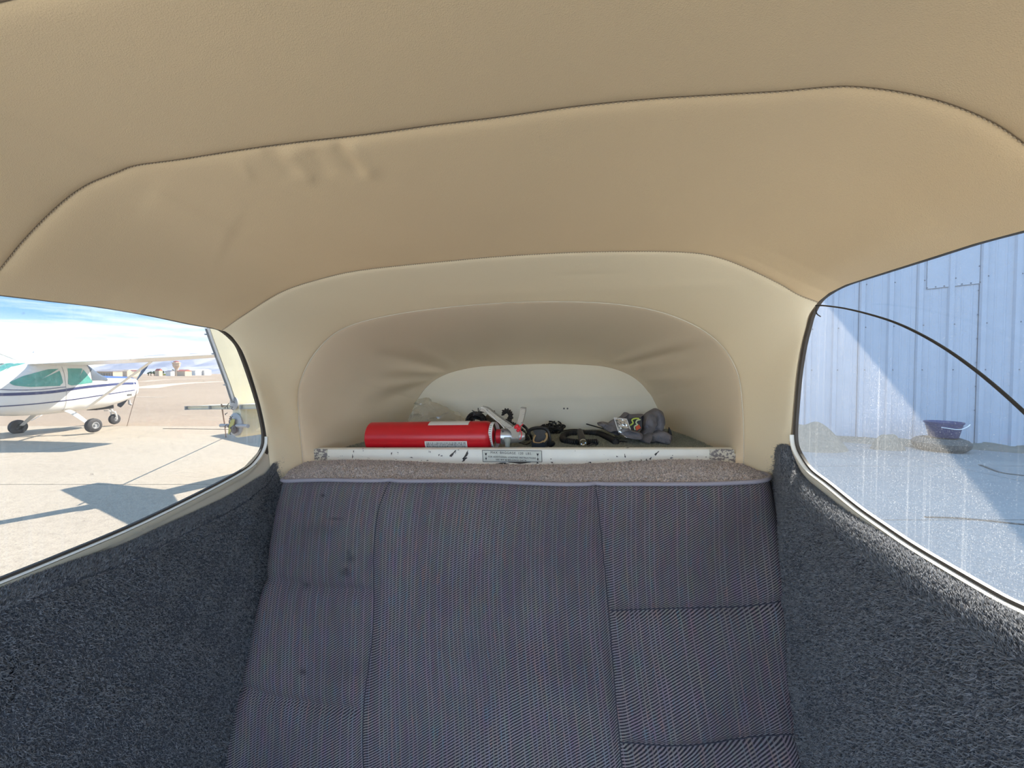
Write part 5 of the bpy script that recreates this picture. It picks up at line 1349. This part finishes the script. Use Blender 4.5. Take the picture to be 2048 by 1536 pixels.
        for s_ in (-1, 1):
            mb = MB(); mb.box((-5.225, s_ * .88, 1.363), (.05, 1.62, .006)); mb.box((-5.225, s_ * .88, 1.297), (.05, 1.62, .006)); mb.box((-5.205, s_ * .88, 1.33), (.006, 1.62, .064)); mb.build('elevator_spar', M_BARE, r, smooth=False)
            for yy in (.35, .72, 1.28, 1.6):
                mb = MB(); mb.lathe([(0, .028), (.012, .028)], (-5.215, s_ * (yy + .1), 1.33), (1, 0, 0), 14); mb.build('lightening_hole', M_DARK2, r)
            for yy in (.12, .85, 1.68): mb = MB(); mb.box((-5.24, s_ * yy, 1.33), (.05, .02, .07)); mb.build('hinge_bracket', M_BARE, r, smooth=False)
            mb = MB(); mb.tube([(-5.30, s_ * .08, 1.01), (-5.30, s_ * .40, 1.01)], .032, 12); mb.build('torque_tube', M_BARE, r)
        mb = MB(); mb.lathe([(0, .19), (.03, .20), (.05, .15)], (-5.25, 0, 1.03), (-1, 0, 0), 24); mb.lathe([(0, .10), (.03, .12), (.04, .08)], (-5.25, .02, 1.40), (-1, 0, 0), 20); mb.build('tail_bulkhead', M_BARE, r)
        mb = MB(); mb.lathe([(0, .07), (.02, .075), (.03, .03)], (-5.32, -.05, .95), (-1, 0, 0), 16); mb.build('pulley', M_DARK2, r)
        mb = MB(); mb.prism(np.array([(-5.33, .12, .86), (-5.33, .0, .93), (-5.33, -.10, 1.12), (-5.33, .0, 1.14), (-5.33, .09, 1.0)]), (-.01, 0, 0)); mb.build('control_bellcrank', M_ZINC, r, smooth=False)
        mb = MB(); g2 = np.random.default_rng(3)
        for k in range(16):
            q = np.array([-5.33, g2.uniform(-.11, .17), g2.uniform(.88, 1.42)]); e = q + [g2.uniform(-.02, .0), g2.uniform(-.06, .06), g2.uniform(-.10, .06)]; mb.tube(smooth_curve([q, (q + e) / 2 + [-.02, .01, 0], e], 6), .006, 5)
        mb.build('control_wires', M_DARK2, r, kind='stuff')
        mb = MB(); A2 = resample(np.array([(-5.50, 2.66), (-5.40, 2.56), (-5.15, 1.98)]), 10); mb.tube(np.stack([A2[:, 0], .047 - .02 * np.linspace(1, 0, 10), A2[:, 1]], 1), .006, 5); mb.build('aerial_wire', M_DARK2, r)
        for X, yy, zz in ((1.3, 0, .3), (0, .9, .3), (0, -.9, .3)): mb = MB(); mb.lathe([(-.07, .09), (-.08, .15), (0, .21), (.08, .15), (.07, .09)], (X, yy, .21), (0, 1, 0), 20); mb.build('wheel', M_TYRE2, r)
        for s_ in (-1, 1): mb = MB(); mb.tube([(0, s_ * .4, .65), (0, s_ * .85, .25)], .05, 8, flat=(1.3, .5)); mb.build('gear_leg', paint, r)
    return r
def pose(r, lat, dep, h, roll, pitch, s_, dz):
    f = C(math.sin(h), math.cos(h)); l_ = C(-math.cos(h), math.sin(h)); u = np.array([0, 0, 1.0])
    f2 = f + u * pitch; f2 /= np.linalg.norm(f2); l2 = l_ - u * roll; l2 -= f2 * (l2 @ f2); l2 /= np.linalg.norm(l2); u2 = np.cross(f2, l2)
    M = Matrix(((f2[0] * s_, l2[0] * s_, u2[0] * s_, 0), (f2[1] * s_, l2[1] * s_, u2[1] * s_, 0), (f2[2] * s_, l2[2] * s_, u2[2] * s_, 0), (0, 0, 0, 1)))
    p_ = C(lat, dep, dz); M.translation = Vector(p_); r.matrix_world = M
pA = make_plane('white high-wing light aircraft with navy stripes and green window shades parked on the apron', M_WHITE)
pose(pA, -14.5, 12.2, .024, .023, .030, 1.075, .0)
pB = make_plane('cream light aircraft with its rudder and elevators removed, tail towards the window', M_WHITE2, complete=False)
hB = math.radians(26)
hub = np.array([-4.75, 6.6]); fB = np.array([math.sin(hB), math.cos(hB)])
oB = hub + fB * 5.3
pose(pB, oB[0], oB[1], hB, .05, .0, 1.0, -.01)

# tie-down chain and ropes
M_RUST = plain('rusty_chain', (.20, .13, .10), .8)
def g3(px_, py_, dep):
    d = ray(px_, py_); return EYE + d * (dep / (d @ FWDH))
A, B = g3(274, 780, 11.6), at_z(254, 852, .0)
t_ = empty('tie_down_chain', tuple(B), label='rusty tie-down chain running up from the apron beside the white aircraft nose', cat='chain')
n = 72
links = None
for i in range(n):
    q = (i + .5) / n; p_ = B + (A - B) * q
    d = (A - B) / np.linalg.norm(A - B)
    if links is None:
        aa = np.linspace(0, 2 * PI, 13); pts = np.stack([.018 * np.cos(aa), 0 * aa, .028 * np.sin(aa)], 1); mb = MB(); mb.tube(pts, .006, 5, caps=False); o0 = mb.build('chain_link', M_RUST, t_); links = o0
    else:
        o0 = links.copy(); COL.objects.link(o0); o0.parent = t_
    o0.rotation_mode = 'QUATERNION'; o0.rotation_quaternion = Vector(d).to_track_quat('Z', 'Y') @ Vector((0, 0, 1)).to_track_quat('Z', 'Y') @ __import__('mathutils').Quaternion((0, 0, 1), PI / 2 * (i % 2)); o0.location = p_; o0.scale = (.62, .62, .85)
settle(t_)
A, B = g3(443, 809, 6.75), at_z(452, 874, .0)
mb = MB(); mb.tube([A, A * .5 + B * .5 + [.01, 0, 0], B], .012, 6); label_thing(mb.build('tie_down_rope', M_RUST), 'thin brown tie-down rope hanging from the tailplane of the cream aircraft', 'rope')

# control tower
M_TAN = plain('tan_render', (.62, .50, .38), .8); M_REDR = plain('red_roof', (.42, .15, .12), .7); M_GLASSD = plain('tower_glass', (.30, .27, .25), .2)
dT = 300.0; cT = C((353.5 - 1024) / F * dT, dT, 0); s_ = dT / F
t_ = empty('control_tower', tuple(cT), label='tan airport control tower with a red cap beyond the runway', cat='tower')
hT = lambda py: 1.9 + (747 - py) * s_
mb = MB(); mb.lathe([(0, 3.1 * s_), (hT(735), 2.9 * s_)], cT, (0, 0, 1), 8); mb.build('tower_shaft', M_TAN, t_, smooth=False)
mb = MB(); mb.lathe([(hT(737), 3.2 * s_), (hT(733), 5.6 * s_), (hT(731), 6.4 * s_), (hT(730), 6.4 * s_)], cT, (0, 0, 1), 8); mb.build('tower_cab', M_TAN, t_, smooth=False)
mb = MB(); mb.lathe([(hT(730), 6.1 * s_), (hT(726.5), 6.6 * s_)], cT, (0, 0, 1), 8); mb.build('cab_windows', M_TAN, t_, smooth=False)
mb = MB(); mb.lathe([(hT(726.5), 7.3 * s_), (hT(725.5), 7.3 * s_), (hT(724.5), 4.8 * s_)], cT, (0, 0, 1), 8); mb.build('cab_roof', M_TAN, t_, smooth=False)
mb = MB(); mb.lathe([(hT(725), 4.6 * s_), (hT(723), 4.6 * s_), (hT(721.8), 1.0 * s_)], cT, (0, 0, 1), 8); mb.build('roof_cap', M_REDR, t_, smooth=False)
mb = MB(); mb.lathe([(hT(722), .25 * s_), (hT(718.5), .15 * s_)], cT, (0, 0, 1), 5); mb.build('mast', M_BARE, t_, smooth=False); settle(t_)

def far_box(px0, px1, pyt, dep, mat, name, label, cat, roof=None, group=None, windows=0, pyb=None):
    s_ = dep / F; c = C(((px0 + px1) / 2 - 1024) * s_, dep, 0); h_ = 1.9 + (747 - pyt) * s_; w_ = (px1 - px0) * s_; d_ = min(w_, 14)
    t_ = empty(name, tuple(c), label=label, cat=cat, group=group)
    R = np.array([[RIGHT[0], FWDH[0], 0], [RIGHT[1], FWDH[1], 0], [0, 0, 1]])
    mb = MB(); mb.box(c + [0, 0, h_ / 2], (w_, d_, h_), R); mb.build('building_wall', mat, t_, smooth=False)
    mb = MB(); f = FWDH * d_ / 2; rr_ = RIGHT * w_ / 2; up_ = np.array([0, 0, 1.0])
    if roof:
        V = [c - rr_ * 1.03 - f * 1.1 + up_ * h_, c + rr_ * 1.03 - f * 1.1 + up_ * h_, c + rr_ * 1.03 + f * 1.1 + up_ * h_, c - rr_ * 1.03 + f * 1.1 + up_ * h_, c - rr_ * 1.03 + up_ * (h_ + roof[0]), c + rr_ * 1.03 + up_ * (h_ + roof[0])]
        mb.add(V, [(0, 1, 5, 4), (2, 3, 4, 5), (0, 4, 3), (1, 2, 5), (0, 3, 2, 1)]); mb.build('building_roof', roof[1], t_, smooth=False)
    for k in range(windows):
        mb = MB(); mb.box(c - f * 1.01 + RIGHT * w_ * ((k + .5) / windows - .5) + up_ * h_ * .4, (w_ / windows * .5, .3, h_ * .6), R); mb.build('hangar_opening', M_GLASSD, t_, smooth=False)
    settle(t_); return t_
M_WHT = plain('white_shed', (.75, .74, .72), .6); M_GREYR = plain('grey_shed_roof', (.30, .29, .32), .6)
far_box(205, 249, 743.2, 230, M_TAN, 'shade_hangar', 'long low open-fronted shade hangar beyond the white aircraft cowling', 'building', (1.2, M_GREYR), windows=9)
far_box(250, 259, 742.6, 225, M_TAN, 'terminal_house', 'small orange-tan house at the end of the long shade hangar', 'building', (1.0, M_TAN))
far_box(262, 275, 743.5, 260, M_TAN, 'terminal_house', 'brownish low building just behind the dark propeller blade', 'building', (1.2, M_REDR))
far_box(314, 322, 741.5, 290, M_TAN, 'terminal_house', 'tan gabled building left of the control tower', 'building', (1.6, M_REDR))
far_box(336, 346, 743.5, 310, M_WHT, 'terminal_house', 'white low building just left of the control tower base', 'building', (1.2, M_GREYR))
far_box(361, 377, 742.5, 295, M_TAN, 'terminal_house', 'brown low building right beside the control tower base', 'building', (1.3, M_REDR))
far_box(381, 398, 741.2, 420, M_WHT, 'hangar_shed', 'white-roofed shed nearest the control tower', 'building', (1.2, M_WHT))
far_box(399, 416, 740.8, 430, M_WHT, 'hangar_shed', 'white-roofed shed beside the fin of the cream aircraft', 'building', (1.3, M_WHT))
far_box(0, 60, 743.6, 330, M_TAN, 'terminal_house', 'long tan building glimpsed beyond the white aircraft tail', 'building', (1.4, M_GREYR))
# vehicles
def vehicle(px_, py_, w_, col, label):
    p_ = at_z(px_, py_, 0.0); mt = plain(label.split()[0] + '_vehicle_paint', col, .4)
    t_ = empty('service_vehicle', tuple(p_), label=label, cat='vehicle')
    R = np.array([[RIGHT[0], FWDH[0], 0], [RIGHT[1], FWDH[1], 0], [0, 0, 1]])
    mb = MB(); mb.box(p_ + [0, 0, .85], (w_, 1.9, .8), R); mb.build('body', mt, t_, smooth=False); mb = MB(); mb.box(p_ + [0, 0, 1.5] - RIGHT * w_ * .1, (w_ * .5, 1.7, .6), R); mb.build('cab', mt, t_, smooth=False)
    for k in (-.32, .32): mb = MB(); mb.lathe([(-1, .45), (1, .45)], p_ + RIGHT * w_ * k + [0, 0, .45], FWDH, 12); mb.build('wheel', M_TYRE2, t_)
    settle(t_)
vehicle(332, 750.6, 5.6, (.65, .68, .06), 'yellow service vehicle on the far taxiway'); vehicle(317, 750.8, 4.4, (.8, .8, .8), 'white van parked on the far taxiway'); vehicle(372.5, 750.2, 6.0, (.25, .17, .13), 'brown truck parked at the foot of the control tower')
# trees
M_TREE = plain('far_tree_green', (.10, .13, .08), .9, var=.4, vs=.6)
M_TRUNK = plain('tree_trunk', (.16, .11, .08), .9)
g_ = np.random.default_rng(31)
for k, (px_, pyt, w_, lb) in enumerate(((268, 741, 6, 'dark green tree between the two brown buildings'), (302, 741, 7, 'bushy green tree right of the propeller blade'), (309, 740.5, 6, 'bushy tree left of the tan gabled building'), (326, 740.5, 6, 'green tree right of the tan gabled building'), (333, 742, 6, 'low green tree behind the yellow vehicle'),
                                         (347, 737.5, 4.5, 'tall dark palm-like tree left of the control tower'), (379, 740.5, 4.5, 'dark tree between the tower building and the white sheds'), (297, 742, 5, 'low dark bush at the tip of the propeller blade'), (341, 742, 4, 'small tree behind the white low building'))):
    dep = 320; s_ = dep / F; c = C((px_ - 1024) * s_, dep, 0); h_ = 1.9 + (747 - pyt) * s_; rw = w_ * s_ / 2
    t_ = empty('tree', tuple(c), label=lb, cat='tree')
    mb = MB(); mb.lathe([(0, .35), (h_ * .6, .2)], c, (0, 0, 1), 6); mb.build('trunk', M_TRUNK, t_)
    mb = MB()
    for q in range(7):
        r_ = rw * g_.uniform(.4, .6); cc3 = c + RIGHT * g_.uniform(-.5, .5) * rw + [0, 0, h_ - r_ - g_.uniform(0, .45) * h_]
        mb.lathe([(-r_, .05), (-r_ * .6, r_ * .8), (0, r_), (r_ * .6, r_ * .75), (r_, .05)], cc3, (0, 0, 1), 8)
    mb.build('crown', M_TREE, t_, smooth=False); settle(t_)
# mountains: ridge profiles on the horizon
def ridge(prof_px, dep, name, seedv, depth=700):
    s_ = dep / F; P = smooth_curve([((a - 1024) * s_, 1.9 + (747 - b) * s_) for a, b in prof_px], 220); rows = []
    for q, hq in ((0, 0), (.3, .32), (.6, .7), (.85, .92), (1, 1), (1.3, .5), (1.6, 0)):
        row = []
        for i, (lx, hz) in enumerate(P):
            f = 1 + .25 * nz3(lx, q * 400, 0, .006, seedv) * (1 - abs(q - 1)); row.append(C(lx, dep - depth * (1 - q), max(-3, hz * hq * (f if q < 1 else 1)) + (25 * nz3(lx, q * 300, 5, .009, seedv) if 0 < q < 1 else 0)))
        rows.append(row)
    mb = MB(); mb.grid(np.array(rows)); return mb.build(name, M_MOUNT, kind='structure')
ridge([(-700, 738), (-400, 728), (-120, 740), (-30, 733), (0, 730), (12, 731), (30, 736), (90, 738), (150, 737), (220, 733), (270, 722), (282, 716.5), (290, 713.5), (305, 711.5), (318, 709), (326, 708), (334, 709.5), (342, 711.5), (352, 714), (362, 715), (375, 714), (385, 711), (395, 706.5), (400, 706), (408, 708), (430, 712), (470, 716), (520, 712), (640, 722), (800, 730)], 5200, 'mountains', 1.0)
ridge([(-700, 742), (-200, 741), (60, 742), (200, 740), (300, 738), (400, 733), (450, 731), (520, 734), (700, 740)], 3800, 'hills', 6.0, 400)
bpy.context.view_layer.update()
